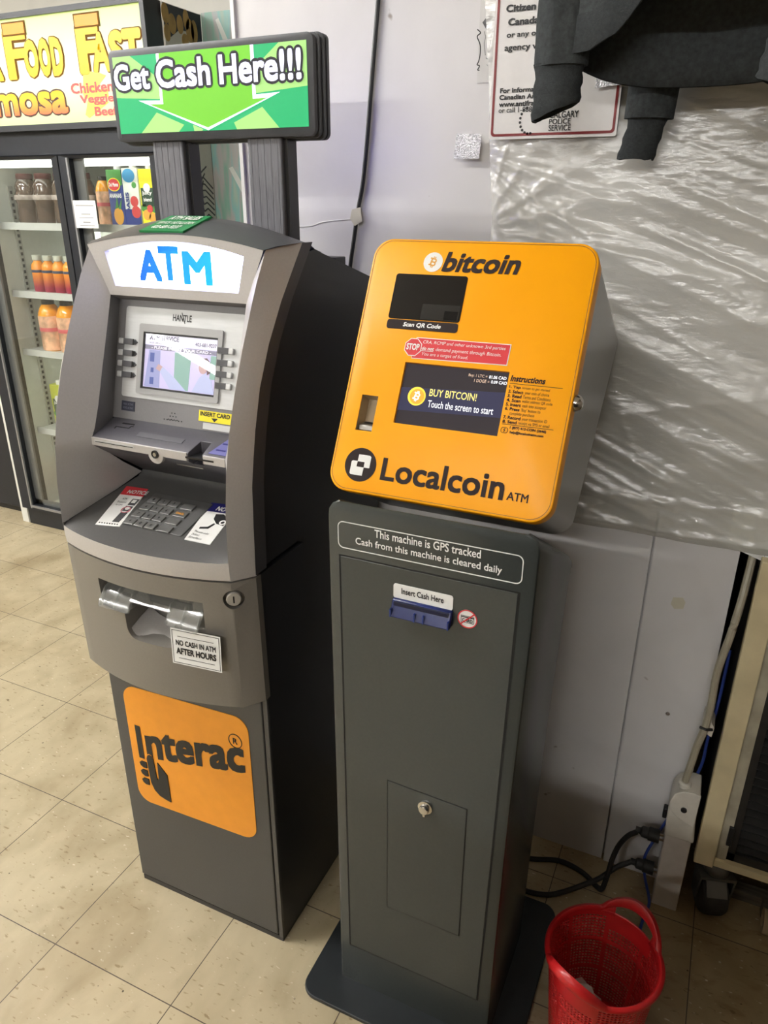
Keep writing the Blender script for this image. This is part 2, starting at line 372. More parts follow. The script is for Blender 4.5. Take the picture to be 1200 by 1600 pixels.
# ------------------------------------------------------------------ the grey cash machine
def lerp_tab(tab, z):
    for (a, va), (b, vb) in zip(tab[:-1], tab[1:]):
        if a <= z <= b: return va + (vb-va)*(z-a)/(b-a)
    return tab[0][1] if z < tab[0][0] else tab[-1][1]
def build_atm():
    CX = .551
    t = thing('cash_machine', 'grey freestanding cash machine with lit ATM panel and green Get Cash Here topper', 'cash machine', (CX, .14, 0))
    SILVER = mat('silver_paint', (.50,.48,.465), .42, .25, var=.03, scale=300, bump=.12, bscale=900)
    DARKSIL = mat('dark_silver_paint', (.095,.094,.105), .42, .3, var=.04, scale=300, bump=.1, bscale=900)
    SIDE = mat('black_cabinet_paint', (.022,.022,.026), .38, 0, var=.06, bump=.08, scale=200)
    LOWER = mat('charcoal_cabinet_paint', (.075,.073,.070), .45, .1, var=.05, scale=250, bump=.1, bscale=800)
    FASC = mat('bronze_grey_paint', (.215,.20,.18), .42, .3, var=.03, scale=300, bump=.1, bscale=900)
    # --- lower cabinet
    cab = obj('cabinet', MB().box(.360, .738, -.094, .37, .012, .888), SIDE, t, bevel=.002)
    obj('door_panel', MB().box(.360, .7265, -.100, -.092, .018, .70), LOWER, t, bevel=.002)
    obj('door_edge', MB().box(.7285, .7385, -.0985, -.0935, .012, .70), LOWER, t, bevel=.001)
    obj('plinth', MB().box(.361, .737, -.097, .36, 0, .013), SIDE, t)
    F = front(.547, -.100)
    ORANGE = mat('orange_vinyl', (.86,.34,.03), .4)
    bdg = plate('interac_sticker', t, F, [(u, v + .045*u) for u, v in rrect(-.155, .262, .147, .56, .032, 7)], ORANGE, .0012)
    letters('lettering', bdg, F, [('I', -.1365, .3755, -.1225, .4595, .02), ('nterac', -.1135, .381, .1335, .4505, .034, 0, .222),
                                  ('R', .1105, .5, .1205, .514, .02)], INK, .002)
    ringplate('ring_mark', bdg, F, disc(.1155, .507, .0155, 28, .0165), disc(.1155, .507, .0138, 28, .0148), INK, .002, .0012)
    hand = [(-.0655,.2825),(-.066,.354),(-.0885,.379),(-.0905,.336),(-.0935,.332),(-.096,.337),(-.0985,.384),(-.102,.391),(-.108,.3925),(-.113,.389),(-.116,.380),(-.1145,.345),(-.113,.318),(-.106,.30),(-.094,.289),(-.08,.285)]
    plate('hand_outline', bdg, F, [(u+(-.0905-u)*-.05, v+.0015) for u, v in hand[6:12]] + [(-.111,.345),(-.1,.345)], ORANGE, .0024, .0015)
    plate('hand_mark', bdg, F, [hand] + [[(-.1375,y+.006),(-.132,y+.011),(-.119,y+.011),(-.119,y-.004),(-.128,y-.005),(-.135,y-.001)] for y in (.357,.335,.312)], INK, .003, .001)
    # --- dispenser fascia, bowed in plan
    arc = [(-.175+.35*k/16, -.155-.032*(1-((-.175+.35*k/16)/.175)**2)) for k in range(17)]
    plan = [(-.2, -.108), (-.2, -.122)] + arc + [(.2, -.122), (.2, -.108)]
    mb = MB(); mb.prism([(CX+x, y+.004, .640) for x, y in plan], [(CX+x, y, .884) for x, y in plan])
    fas = obj('dispenser_fascia', mb, FASC, t)
    obj('fascia_side', MB().prof_x([(-.109,.646),(.02,.66),(.03,.70),(.03,.882),(-.109,.882)], CX-.1985, CX+.1985), SIDE, t)
    # scoop behind the clear flap, open mouth with rounded floor, lock well
    carve(fas, MB().prof_x([(-.30,.853),(-.178,.846),(-.130,.835),(-.128,.794),(-.178,.7925),(-.30,.7925)], CX-.088, CX+.126))
    mouth = rrect(-.035, .737, .075, .812, .022, 6)
    carve(fas, MB().prism([(CX+u, -.30, v) for u, v in mouth], [(CX+u*.9+.001, -.118, v+.012) for u, v in mouth]))
    lk = Vector((CX+.197-.012, -.135, .861))
    cut = MB(); cut.lathe([(.0175, -.06), (.0175, .014)], (0,0,0), 24, 'z')
    nrm = Vector((.55,-.83,0)).normalized(); rt = Vector((.83,.55,0)); up = Vector((0,0,1)); base = Vector((CX+.1765, -.1535, .853))
    cut.v = [tuple(base + rt*x + up*y - nrm*z) for x, y, z in cut.v]; carve(fas, cut)
    l = MB(); l.lathe([(.0125,-.010),(.0125,.0),(.011,.002),(0,.002)], (0,0,0), 20); l.v = [tuple(base + rt*x + up*y + nrm*(z-.004)) for x, y, z in l.v]
    lko = obj('lock', l, mat('satin_nickel', (.62,.60,.56), .4, .6), t)
    kb = MB(); kb.box(-.0012,.0012,-.006,.006,0,.0006); kb.v = [tuple(base + rt*x + up*y + nrm*(z-.0018)) for x, y, z in kb.v]; obj('keyway', kb, BLACK, lko)
    CLEAR = clear('clear_acrylic', (.93,.94,.93), .07, .16, .10, (.70,.71,.69))
    fl = MB(); prof = [(-.128,.838),(-.150,.833),(-.172,.823),(-.185,.810),(-.190,.797),(-.187,.797),(-.182,.8085),(-.170,.820),(-.149,.830),(-.128,.835)]
    fl.prof_x(prof, CX-.086, CX-.022); fl.prof_x(prof, CX+.062, CX+.124)
    fl.prof_x([(-.128,.838),(-.150,.833),(-.172,.823),(-.180,.817),(-.178,.814),(-.170,.820),(-.149,.830),(-.128,.835)], CX-.022, CX+.062)
    for x in (-.084, -.052, -.022, .060, .09, .122): fl.prof_x([(-.13,.841),(-.172,.828),(-.190,.801),(-.187,.797),(-.168,.82),(-.13,.836)], CX+x, CX+x+.002)
    obj('clear_flap', fl, CLEAR, t)
    tr = MB(); rings = []
    for k in range(9):
        a = PI*k/8; rings.append([(CX+.02-.05*math.cos(a), y, .772-.022*math.sin(a)+dz) for y, dz in ((-.176,-.012),(-.15,-.002),(-.122,.006))])
    tr.loft(rings, False); obj('note_tray', tr, SILVER, t)
    obj('note_slot', MB().box(CX-.03, CX+.07, -.124, -.1195, .785, .80), BLACK, t)
    FS = Face((CX+.112, -.1805, .757), (1, .112, 0), (.03,.06,1))
    st = plate('after_hours_sticker', t, FS, quad(-.047,-.0335,.047,.0335), WHITE, .0008)
    ringplate('border', st, FS, quad(-.0445,-.031,.0445,.031), quad(-.0437,-.0302,.0437,.0302), INK, .0012, .0007)
    letters('lettering', st, FS, [('NO CASH IN ATM', -.038, .003, .038, .0135, .03), ('AFTER HOURS', -.038, -.0135, .038, -.001, .045)], INK, .0013)
    plate('rule', st, FS, [quad(-.034,.0195,.034,.0203), quad(-.034,-.0215,.034,-.0207)], INK, .0012, .0007, each=True)
    # --- upper body sides
    Ft = [(.888,-.155),(.923,-.158),(1.0,-.154),(1.06,-.145),(1.125,-.129),(1.2,-.1),(1.265,-.069),(1.33,-.034),(1.377,-.003)]
    Ot = [(.888,-.122),(.964,-.119),(1.04,-.115),(1.117,-.099),(1.18,-.080),(1.227,-.060),(1.305,-.006),(1.385,.062)]
    bp = [(lerp_tab(Ot, z)+.03, z) for z in (.892,.964,1.04,1.117,1.18,1.227,1.305,1.37)] + [(.105,1.373),(.372,1.298),(.372,.892)]
    sh = MB(); sh.prof_x(bp, CX-.197, CX-.180); sh.prof_x(bp, CX+.180, CX+.197)
    sh.prof_x([(.10,1.372),(.105,1.3745),(.372,1.2995),(.372,.9),(.35,.9),(.35,1.28)], CX-.181, CX+.181)
    obj('housing', sh, SIDE, t, angle=25)
    obj('top_bracket', MB().box(CX+.115, CX+.165, .235, .275, 1.33, 1.352), BLACK, t, bevel=.002)
    # --- side pillars: wrap, outer bevel, front edge, inner cheek
    seq = [(1.377,.1735,-.005,1.374),(1.33,.1545,-.0095,1.335),(1.297,.138,-.010,1.297),(1.24,.138,-.03,1.24),(1.18,.138,-.052,1.18),(1.12,.138,-.073,1.12),
           (1.082,.1385,-.088,1.083),(1.068,.139,-.0965,1.0685),(1.053,.139,-.0955,1.0545),(1.035,.139,-.074,1.040),(1.0,.139,-.034,1.005),(.97,.139,.010,.972),(.955,.1505,-.045,.954),(.94,.163,-.10,.939),(.925,.1745,-.156,.9245),(.9,.1748,-.1555,.9),(.888,.1748,-.155,.888)]
    for s in (-1, 1):
        A = []; B = []; C = []; wr = MB(); fb = MB(); ck = MB()
        for zf, ih, iy, iz in seq:
            zo = zf + .008*max(0,(zf-.9))/.477; yo = lerp_tab(Ot, zo)
            A.append([(CX+s*.197, yo+.034, zo), (CX+s*.2, yo+.032, zo), (CX+s*.2, yo, zo)])
            B.append([(CX+s*.2, yo, zo), (CX+s*.1945, yo-.010, zo), (CX+s*.175, lerp_tab(Ft, zf), zf)])
            C.append([(CX+s*.175, lerp_tab(Ft, zf), zf), (CX+s*ih, iy, iz)])
        wr.loft(A, False); fb.loft(B, False); ck.loft(C, False)
        obj('side_wrap', wr, DARKSIL, t, angle=25); obj('pillar', fb, SILVER, t, angle=25); obj('cheek', ck, SILVER, t, angle=22)
    # --- hood over the lit panel
    hd = MB(); rows = []
    for hw, y, z, bow in ((.175,-.0105,1.3765,.0190),(.183,.008,1.381,.0215),(.1945,.04,1.384,.031),(.2,.064,1.3855,.034),(.1995,.085,1.382,.03),(.198,.106,1.373,.016),(.197,.13,1.367,.004)):
        rows.append([(CX+hw*(-1+2*k/24), y, z+bow*(1-(-1+2*k/24)**2)) for k in range(25)])
    hd.loft(rows, False); obj('hood', hd, DARKSIL, t, angle=40)
    FT = Face((CX-.012, .026, 1.4078), (1,0,0), (0,.066,.0235))
    gs = plate('service_sticker', t, FT, [(-.052,-.032),(.036,-.032),(.048,.032),(-.034,.032)], mat('green_print', (.02,.22,.07), .4), .0035, .0)
    letters('lettering', gs, FT, [('ATM SALES', -.026, .012, .034, .027, .03, .2), ('SERVICE / INSTALLATION', -.036, -.006, .036, .004, .02, .2), ('403-681-9237', -.036, -.024, .020, -.012, .03, .2)], WHITE, .0046)
    # --- lit ATM panel and its bezel
    F = front(CX, -.010)
    def trap(hb, zb, ht, zt, pk, n=16):
        return [(-hb,zb)]+[(-hb+2*hb*k/n,zb) for k in range(1,n)]+[(hb,zb)]+[(hb+(ht-hb)*k/6,zb+(zt-zb)*k/6) for k in range(1,6)]+[(ht-2*ht*k/n,zt+(pk-zt)*(1-(1-2*k/n)**2)) for k in range(n+1)]+[(-ht+(ht-hb)*k/6,zt-(zt-zb)*k/6) for k in range(1,6)]
    out = trap(.138,1.297,.175,1.3765,1.3955); inn = trap(.1245,1.312,.139,1.3665,1.385); lit = trap(.1225,1.314,.136,1.365,1.383)
    bz = MB(); bz.loft([[F.p(u,v,0) for u,v in out],[F.p(u,v,0) for u,v in inn],[F.p(u,v,-.009) for u,v in lit]]); obj('sign_bezel', bz, SILVER, t)
    sg = plate('lit_panel', t, F, lit, glow('cool_white_backlight', (.56,.58,1.0), 8.0), -.0085, -.014)
    lt = grade('blue_backlit_letter', (.0,.10,.80), (.0,.34,.82), 0, -.075, .08, .8)
    letters('lettering', sg, F, [('A', -.0765,1.322,-.029,1.371,.04), ('T', -.033,1.3245,.008,1.3775,.04), ('M', .0145,1.320,.0715,1.371,.036)], lt, -.008)
    # --- screen recess
    pn = Face((CX, -.040, 1.09), (1,0,0), (0,.054,.197)); yp = lambda z: -.040+.274*(z-1.09)
    rc = MB(); rc.add([pn.p(-.142,0), pn.p(.142,0), pn.p(.142,.2045), pn.p(-.142,.2045)], [(0,1,2,3)])
    rc.add([(CX-.138,-.010,1.297),(CX+.138,-.010,1.297),pn.p(.142,.2045),pn.p(-.142,.2045)], [(0,1,2,3)])
    for s in (-1, 1):
        w = [[(CX+s*h,y,z),(CX+s*.142,yp(min(z,1.287)),min(z,1.287)+(0 if z<1.29 else 0))] for _,h,y,z in seq[2:8]]; rc.loft(w, False)
    obj('screen_recess', rc, mat('mid_grey_recess', (.20,.195,.20), .45, .3, var=.03, scale=300), t, angle=25)
    PLT = mat('brushed_light_alloy', (.56,.57,.57), .38, .35, var=.05, scale=30, stretch=(1,1,8))
    plate('screen_plate', t, pn, rrect(-.1235,.0395,.1235,.1935,.005), PLT, .002)
    letters('maker_lettering', t, pn, [('HANTLE', -.022,.1745,.017,.1855,.02)], INK, .0024)
    plate('maker_stroke', t, pn, stroke([(-.004,.189),(.002,.1745),(.0035,.1715)], .0011), INK, .0025, .002)
    br = mat('screen_bezel_grey', (.36,.36,.36), .4)
    ringplate('screen_bezel', t, pn, rrect(-.089,.0475,.084,.166,.004), rrect(-.0795,.057,.0755,.153,.001), br, .006, .001, angle=30)
    dk = ringplate('screen_gasket', t, pn, quad(-.0797,.0572,.0757,.1528), quad(-.0765,.0605,.0738,.1498), BLACK, .0045, .0015)
    sc = plate('screen', t, pn, quad(-.0768,.0602,.0741,.1501), mat('screen_glass', (.45,.42,.62), .015, emit=(.52,.48,.68), es=.55, var=.06, scale=12, spec=.8), .003, .001)
    scw = glow('screen_white', (.90,.86,.98), .72)
    plate('picture_banner', sc, pn, quad(-.0765,.1325,.0738,.1498), scw, .0033, .003)
    plate('picture_strip', sc, pn, quad(-.0765,.1245,.0738,.1315), mat('strip_grey', (.16,.15,.24), .2), .0033, .003)
    letters('lettering', sc, pn, [('ATM SERVICE', -.067,.1405,-.005,.1482,.03), ('403-681-9237', .029,.1365,.072,.1425,.02), ('SALES  SERVICE  INSTALLATION', -.067,.1345,-.012,.1368,0)], mat('screen_ink', (.10,.09,.16), .2), .0036)
    letters('prompt_lettering', sc, pn, [('- PLEASE INSERT YOUR CARD -', -.062,.1258,.062,.1304,.03)], scw, .0037)
    plate('picture_machine', sc, pn, [(-.0735,.0615),(-.041,.0615),(-.043,.1235),(-.0665,.1235)], glow('picture_lavender', (.42,.44,.72), .6), .0034, .003)
    plate('picture_machine_detail', sc, pn, [quad(-.064,.104,-.055,.119), quad(-.061,.086,-.055,.094), quad(-.062,.066,-.054,.078)], glow('picture_blue', (.16,.20,.50), .5), .0037, .003, each=True)
    plate('picture_green', sc, pn, [[(-.01,.0615),(.02,.0615),(.022,.1235),(-.012,.1235)], quad(.062,.085,.0735,.1235)], glow('picture_soft_green', (.36,.56,.50), .55), .0034, .003, each=True)
    plate('picture_shirt', sc, pn, [[(-.043,.091),(-.036,.097),(-.012,.083),(.016,.0615),(-.018,.0615)], [(.028,.0615),(.042,.086),(.052,.094),(.066,.084),(.0735,.0615)]], glow('picture_pale_blue', (.60,.64,.90), .62), .0038, .003, each=True)
    plate('picture_skin', sc, pn, [[(-.05,.093),(-.045,.101),(-.036,.097),(-.041,.089)], disc(.048,.103,.0085,16,.0105)], glow('picture_skin_tone', (.66,.46,.46), .6), .0039, .003, each=True)
    plate('picture_hair', sc, pn, [[(.040,.108),(.044,.117),(.054,.119),(.062,.112),(.063,.095),(.057,.092),(.056,.104),(.049,.110)]], glow('picture_brown', (.20,.13,.14), .5), .0041, .003)
    # soft keys, four a side
    for s in (-1, 1):
        for v in (.1335, .114, .0955, .077):
            u0, u1 = (-.1325, -.101) if s < 0 else (.0775, .1075)
            k = MB(); a = [pn.p(u0, v-.0052, .002), pn.p(u1, v-.0052, .002), pn.p(u1, v+.0052, .002), pn.p(u0, v+.0052, .002)]; b_ = [p + pn.n*.0055 for p in a]
            k.prism(a, b_); ko = obj('soft_key', k, PLT, t, bevel=.0016)
            ua, ub = (-.121, -.1) if s < 0 else (.0775, .0985)
            plate('key_cap', ko, pn, [(ua,v-.0050),(ub,v-.0050),(ub,v+.0050),(ua,v+.0050)], mat('dark_grey_key', (.06,.06,.065), .4), .0078, .0055)
            if s < 0: plate('key_arrow', ko, pn, [(-.0995,v-.0045),(-.0935,v),(-.0995,v+.0045)], mat('dark_grey_key', (.06,.06,.065)), .004, .002)
    plate('black_notice', t, pn, quad(-.1225,.0145,-.0935,.0315), mat('navy_black_print', (.02,.022,.04), .4), .0012)
    letters('notice_lettering', t, pn, [('VIDEO ACTIVE', -.119,.0245,-.097,.028,0), ('VIDEO ACTIVE', -.119,.018,-.097,.0215,0)], mat('dim_grey_print', (.16,.17,.22), .4), .0016)
    holes = [disc(-.009+(i-(r)/2)*.0062, .027-.0055*r, .0011, 8) for r in range(4) for i in range(r+1)][1:] + [disc(-.0275+.0062*i, .0095, .0011, 8) for i in range(7)]
    plate('speaker_holes', t, pn, holes, BLACK, .0008, 0)
    yl = plate('insert_card_label', t, pn, quad(.045,.0155,.126,.0335), mat('yellow_print', (.85,.72,.03), .4), .0012)
    letters('lettering', yl, pn, [('INSERT CARD', .048,.0245,.108,.0318,.03)], INK, .0016)
    plate('arrow_mark', yl, pn, [(.071,.0225),(.084,.0225),(.0775,.0165)], INK, .0016, .0011)
    plate('receipt_window', t, pn, quad(.055,.003,.126,.0135), PLT, .0014)
    # --- shelf with the card slot, and its underside
    shf = obj('card_shelf', MB().prof_x([(-.040,1.0905),(-.0955,1.070),(-.0975,1.0675),(-.0975,1.0555),(-.0955,1.053),(.018,.972),(.018,1.0905)], CX-.1395, CX+.1395), mat('violet_grey_shelf', (.085,.082,.095), .42, .2, var=.04, scale=200), t, bevel=.0015)
    carve(shf, MB().prism([(CX+.064,-.12,1.045),(CX+.097,-.12,1.045),(CX+.097,-.12,1.10),(CX+.064,-.12,1.10)], [(CX+.070,-.066,1.05),(CX+.091,-.066,1.05),(CX+.091,-.066,1.10),(CX+.070,-.066,1.10)]))
    ff = front(CX, -.0975)
    plate('shelf_trim', t, ff, [[(-.139,1.0553),(-.017,1.0553)] + [(.0155*math.cos(a), 1.0565+.0155*math.sin(a)) for a in [PI+PI*k/10 for k in range(11)]] + [(.017,1.0553),(.064,1.0553),(.064,1.0695),(-.139,1.0695)], quad(.097,1.0553,.1395,1.0695)], SILVER, .0015, -.006, bevel=.0008)
    plate('front_slot', t, ff, rrect(-.132,1.0615,-.045,1.0665,.002), PLT, .002, .001)
    plate('slot_gap', t, ff, quad(-.130,1.0624,-.047,1.0636), BLACK, .0024, .001)
    lk2 = MB(); lk2.lathe([(.007,0),(.007,.003),(.0055,.003),(.0045,.0015),(0,.0015)], (0,0,0), 18, 'y'); lk2.v = [(CX+x, -.0985+y, 1.058+z) for x, y, z in lk2.v]
    lo = obj('shelf_lock', lk2, BLACK, t); l3 = MB(); l3.lathe([(.0034,0),(.0034,.0032),(0,.0032)], (0,0,0), 14, 'y'); l3.v = [(CX+x, -.0985+y, 1.058+z) for x, y, z in l3.v]; obj('key_plug', l3, STEEL, lo)
    obj('card_slot', MB().box(CX+.062, CX+.118, -.0994, -.070, 1.0605, 1.0635), BLACK, t)
    fs = Face((CX,-.097,1.0695), (1,0,0), (0,.057,.021))
    pb = plate('card_picture', t, fs, [(.103,.006),(.1385,.006),(.1385,.046),(.116,.046)], mat('lavender_print', (.13,.13,.33), .4), .0011)
    plate('picture_line', pb, fs, [quad(.112,.015,.13,.018), quad(.114,.032,.13,.035)], mat('navy_print', (.02,.02,.16), .4), .0015, .001)
    plate('embossed_label', t, fs, [(-.0565,.019),(.040,.0185),(.040,.0305),(-.0565,.0315)], mat('raised_grey', (.12,.118,.13), .5, .2), .0008)
    plate('shelf_mark', t, fs, [quad(-.108,.046,-.082,.0485), *stroke([(-.115,.036),(-.085,.036),(-.085,.042),(-.08,.042)], .0012), *stroke([(-.113,.030),(-.113,.036)], .0012)], BLACK, .0008)
    un = Face((CX,-.0955,1.053), (1,0,0), (0,.1135,-.081))
    plate('underside_slot', t, Face((CX,-.0955,1.0525), (1,0,0), (0,-.1135,.081)), rrect(.02,-.030,.074,-.0275,.001), STEEL, .0012)
    # --- key shelf, lip
    ks = MB(); rows = []
    for tt, dz in ((-.02,.030),(0,.0135),(.03,.004),(.08,0),(.4,0),(.72,0),(.86,0),(.95,-.001),(1,-.004)):
        hw = .1395+.0353*max(tt,0); yb = .016 + (-.156-.016)*tt; rows.append([(CX+hw*q, yb - .031*max(0,tt)**2*(1-q*q), .9235+(max(-.162, yb - .031*max(0,tt)**2*(1-q*q))+.157)*.2587+dz) for q in [-1+2*k/20 for k in range(21)]])
    rows.append([(CX+.175*q, -.157-.031*(1-q*q), .9065) for q in [-1+2*k/20 for k in range(21)]]); rows.append([(CX+.175*q, -.1555-.0315*(1-q*q), .888) for q in [-1+2*k/20 for k in range(21)]])
    ks.loft(rows[:9], False); obj('key_shelf', ks, mat('dark_key_shelf', (.10,.098,.095), .4, .3, var=.04, scale=250), t, angle=50)
    lp = MB(); lp.loft(rows[8:], False); lp.prism([(CX+x, y+.003, .886) for x, y in plan[1:-1]], [(CX+x, y+.002, .8885) for x, y in plan[1:-1]]); obj('lip', lp, SILVER, t, angle=50)
    fk = Face((CX,-.157,.9235), (1,0,0), (0,.172,.0445))
    pad = plate('keypad', t, fk, rrect(-.067,.030,.060,.124,.003), mat('keypad_alloy', (.20,.20,.20), .38, .6), .0025, -.001, bevel=.0006)
    for r in range(4):
        for c in range(4):
            u = -.052+.0225*c + (.008 if c == 3 else 0); v = .101-.0215*r; wd = .010 if c < 3 else .0125
            plate('key', pad, fk, quad(u-wd, v-.0078, u+wd, v+.0078), mat('key_alloy', (.30,.30,.29), .32, .7), .0055, .0025, bevel=.0007)
    kn = ['1','2','3','4','5','6','7','8','9','*','0','#']
    letters('key_lettering', pad, fk, [(ch, -.052+.0225*(i % 3)-.0022, .0985-.0215*(i//3), -.052+.0225*(i % 3)+.0018, .1045-.0215*(i//3), .02) for i, ch in enumerate(kn)], INK, .0058)
    letters('key_word', pad, fk, [('CANCEL', .014,.0775,.031,.0825,.03)], mat('amber_print', (.8,.35,.05), .4), .0058)
    n1 = plate('notice_sticker', t, fk, [(-.113,.014),(-.065,.022),(-.0905,.131),(-.139,.128)], WHITE, .0010)
    plate('heading_band', n1, fk, [(-.1325,.1025),(-.084,.108),(-.0905,.131),(-.139,.128)], RED, .0014, .0008)
    fn = Face(fk.p(-.113,.014), fk.x + fk.y*.13, fk.y + fk.x*-.22)
    letters('heading', n1, fn, [('NOTICE', .003,.094,.045,.105,.03)], WHITE, .002)
    letters('lettering', n1, fn, [('ATM', .006,.075,.015,.080,.02), ('Protected', .002,.065,.02,.070,0), ('by GPS', .004,.056,.017,.061,0)], INK, .002)
    plate('tracker_picture', n1, fn, [quad(.027,.012,.040,.04), quad(.026,.044,.040,.058), quad(.026,.062,.040,.08)], mat('dark_grey_print', (.06,.06,.065), .4), .0018, .001)
    plate('tracker_detail', n1, fn, [quad(.029,.068,.037,.077), disc(.033,.051,.0045,12)], WHITE, .0021, .001)
    ringplate('pink_ring', n1, fn, disc(.032,.047,.009,20), disc(.032,.047,.0078,20), mat('pink_print', (.7,.2,.25), .4), .0023, .001)
    plate('dotted_line', n1, fn, [disc(.005+.0052*i,.006,.0013,8) for i in range(8)], INK, .0018, .001)
    n2 = plate('surveillance_sticker', t, fk, [(.070,.026),(.121,.027),(.108,.1335),(.053,.1285)], WHITE, .0010)
    plate('heading_band', n2, fk, [(.058,.105),(.1105,.109),(.108,.1335),(.053,.1285)], mat('navy_print', (.02,.02,.16), .4), .0014, .0008)
    f2 = Face(fk.p(.070,.026), fk.x, fk.y + fk.x*-.165)
    letters('heading', n2, f2, [('NOTICE', .004,.084,.048,.096,.03)], WHITE, .002)
    plate('camera_picture', n2, f2, [[(.012,.075),(.026,.078),(.043,.068),(.043,.05),(.028,.052),(.016,.062)], [(.006,.036),(.019,.040),(.024,.052),(.027,.050),(.0225,.036),(.007,.032)]], INK, .0018, .001)
    ringplate('camera_lens', n2, f2, disc(.038,.057,.0062,18), disc(.038,.057,.0036,18), WHITE, .0022, .001)
    letters('lettering', n2, f2, [('This area under', .004,.021,.034,.026,0), ('24 Hour', .004,.0135,.020,.0185,0), ('Surveillance', .004,.0055,.030,.0105,0)], INK, .002)
    # --- topper on two ribbed posts
    PX = .5485; PGREY = mat('ribbed_post_grey', (.14,.14,.155), .5, .2, var=.22, scale=60, stretch=(12,12,.6))
    for x0 in (.4185, .6145):
        pm = MB(); pm.box(x0, x0+.0645, .128, .168, 1.36, 1.54); po = obj('post', pm, PGREY, t, bevel=.003)
        rb = MB()
        for k in range(5): rb.box(x0+.006+.0125*k, x0+.0075+.0125*k, .1276, .1285, 1.37, 1.54)
        obj('post_ribs', rb, PGREY, po)
        obj('post_channel', MB().box(x0+.0645, x0+.071, .137, .165, 1.36, 1.54), BLACK, po)
    tp = MB(); rings = []
    for y, g in ((.1195,-.004),(.121,0),(.130,.0),(.1315,-.004),(.1335,-.004),(.135,.002),(.1405,.002),(.142,-.003),(.144,-.003),(.1455,.004),(.151,.004),(.1525,-.002),(.1545,-.002),(.156,.004),(.163,.004),(.166,0)):
        rings.append([(PX+u, y, v) for u, v in rrect(-.198-g, 1.5385-g, .198+g, 1.676+g, .010, 5)])
    tp.loft(rings, True, True); tpo = obj('topper_housing', tp, mat('charcoal_topper', (.035,.037,.042), .45, var=.1), t, angle=30)
    FC = front(PX, .1195)
    obj('back_lamp_strip', MB().box(PX+.02, PX+.185, .1665, .170, 1.545, 1.560), glow('violet_led', (.22,.20,1.0), 15), tpo)
    gp = plate('topper_screen', tpo, FC, quad(-.188,1.551,.188,1.6655), glow('backlit_green', (.003,.40,.135), .95), .0006, -.002)
    pale = glow('backlit_pale_green', (.36,.66,.20), .95); gw = glow('backlit_white', (.80,.80,1.0), 1.15); brt = glow('backlit_lime', (.15,.52,.02), 1.0)
    plate('ray', tpo, FC, [[(-.188,1.6655),(-.15,1.6655),(-.09,1.628),(-.09,1.6),(-.188,1.606)], [(.188,1.6655),(.14,1.6655),(.09,1.632),(.09,1.6),(.188,1.606)], [(-.105,1.581),(-.05,1.561),(-.062,1.551),(-.142,1.551)], [(.105,1.581),(.05,1.561),(.055,1.551),(.135,1.551)], [(-.032,1.5605),(-.012,1.5535),(-.014,1.551),(-.030,1.551)]], pale, .0010, .0004, each=True)
    plate('arrow_border', tpo, FC, [(-.0945,1.6655),(-.0945,1.5985),(-.141,1.6),(-.0015,1.5515),(.139,1.6),(.0945,1.5985),(.0945,1.6655)], gw, .0014, .0004)
    plate('arrow', tpo, FC, [(-.0885,1.6655),(-.0885,1.5925),(-.118,1.5935),(-.0015,1.5555),(.116,1.5935),(.0885,1.5925),(.0885,1.6655)], brt, .0018, .0004)
    words = [('Get',-.1885,1.6145,-.1105,1.6555), ('Cash',-.0985,1.614,.0125,1.6575), ('Here!!!',.0275,1.6135,.1805,1.6575)]
    letters('lettering_outline', tpo, FC, [(a,b-.0028,c-.0028,d+.0028,e+.0028,.11) for a,b,c,d,e in words], mat('dark_violet_print', (.012,.012,.02), .4), .0022)
    letters('lettering', tpo, FC, [(a,b+.0012,c+.0012,d-.0012,e-.0012,.026) for a,b,c,d,e in words], gw, .0027)
    return t
build_atm()

# ------------------------------------------------------------------ the yellow-headed kiosk
def coin_b(cu, cv, s):                      # the struck-through B mark, leaning
    def P(x, y): return (cu + s*(x + .22*y), cv + s*(y - .22*x))
    def bar(x0, y0, x1, y1): return [P(x0,y0), P(x1,y0), P(x1,y1), P(x0,y1)]
    out = [bar(-.30,-.46,-.12,.46), bar(-.44,-.46,.14,-.30), bar(-.44,.30,.10,.46), bar(-.2,-.08,.14,.08),
           bar(-.12,.46,-.02,.66), bar(.06,.46,.16,.66), bar(-.12,-.66,-.02,-.46), bar(.06,-.66,.16,-.46)]
    for c, r in ((.19,.27),(-.19,.27)):
        ring = [(c+ r*math.sin(a), r*math.cos(a)) for a in [PI*k/10 for k in range(11)]]
        for k in range(10):
            a0, a1 = PI*k/10, PI*(k+1)/10
            out.append([P(.12+r*math.sin(a0), c+r*math.cos(a0)), P(.12+r*math.sin(a1), c+r*math.cos(a1)), P(.12+(r-.16)*math.sin(a1), c+(r-.16)*math.cos(a1)), P(.12+(r-.16)*math.sin(a0), c+(r-.16)*math.cos(a0))])
    return out
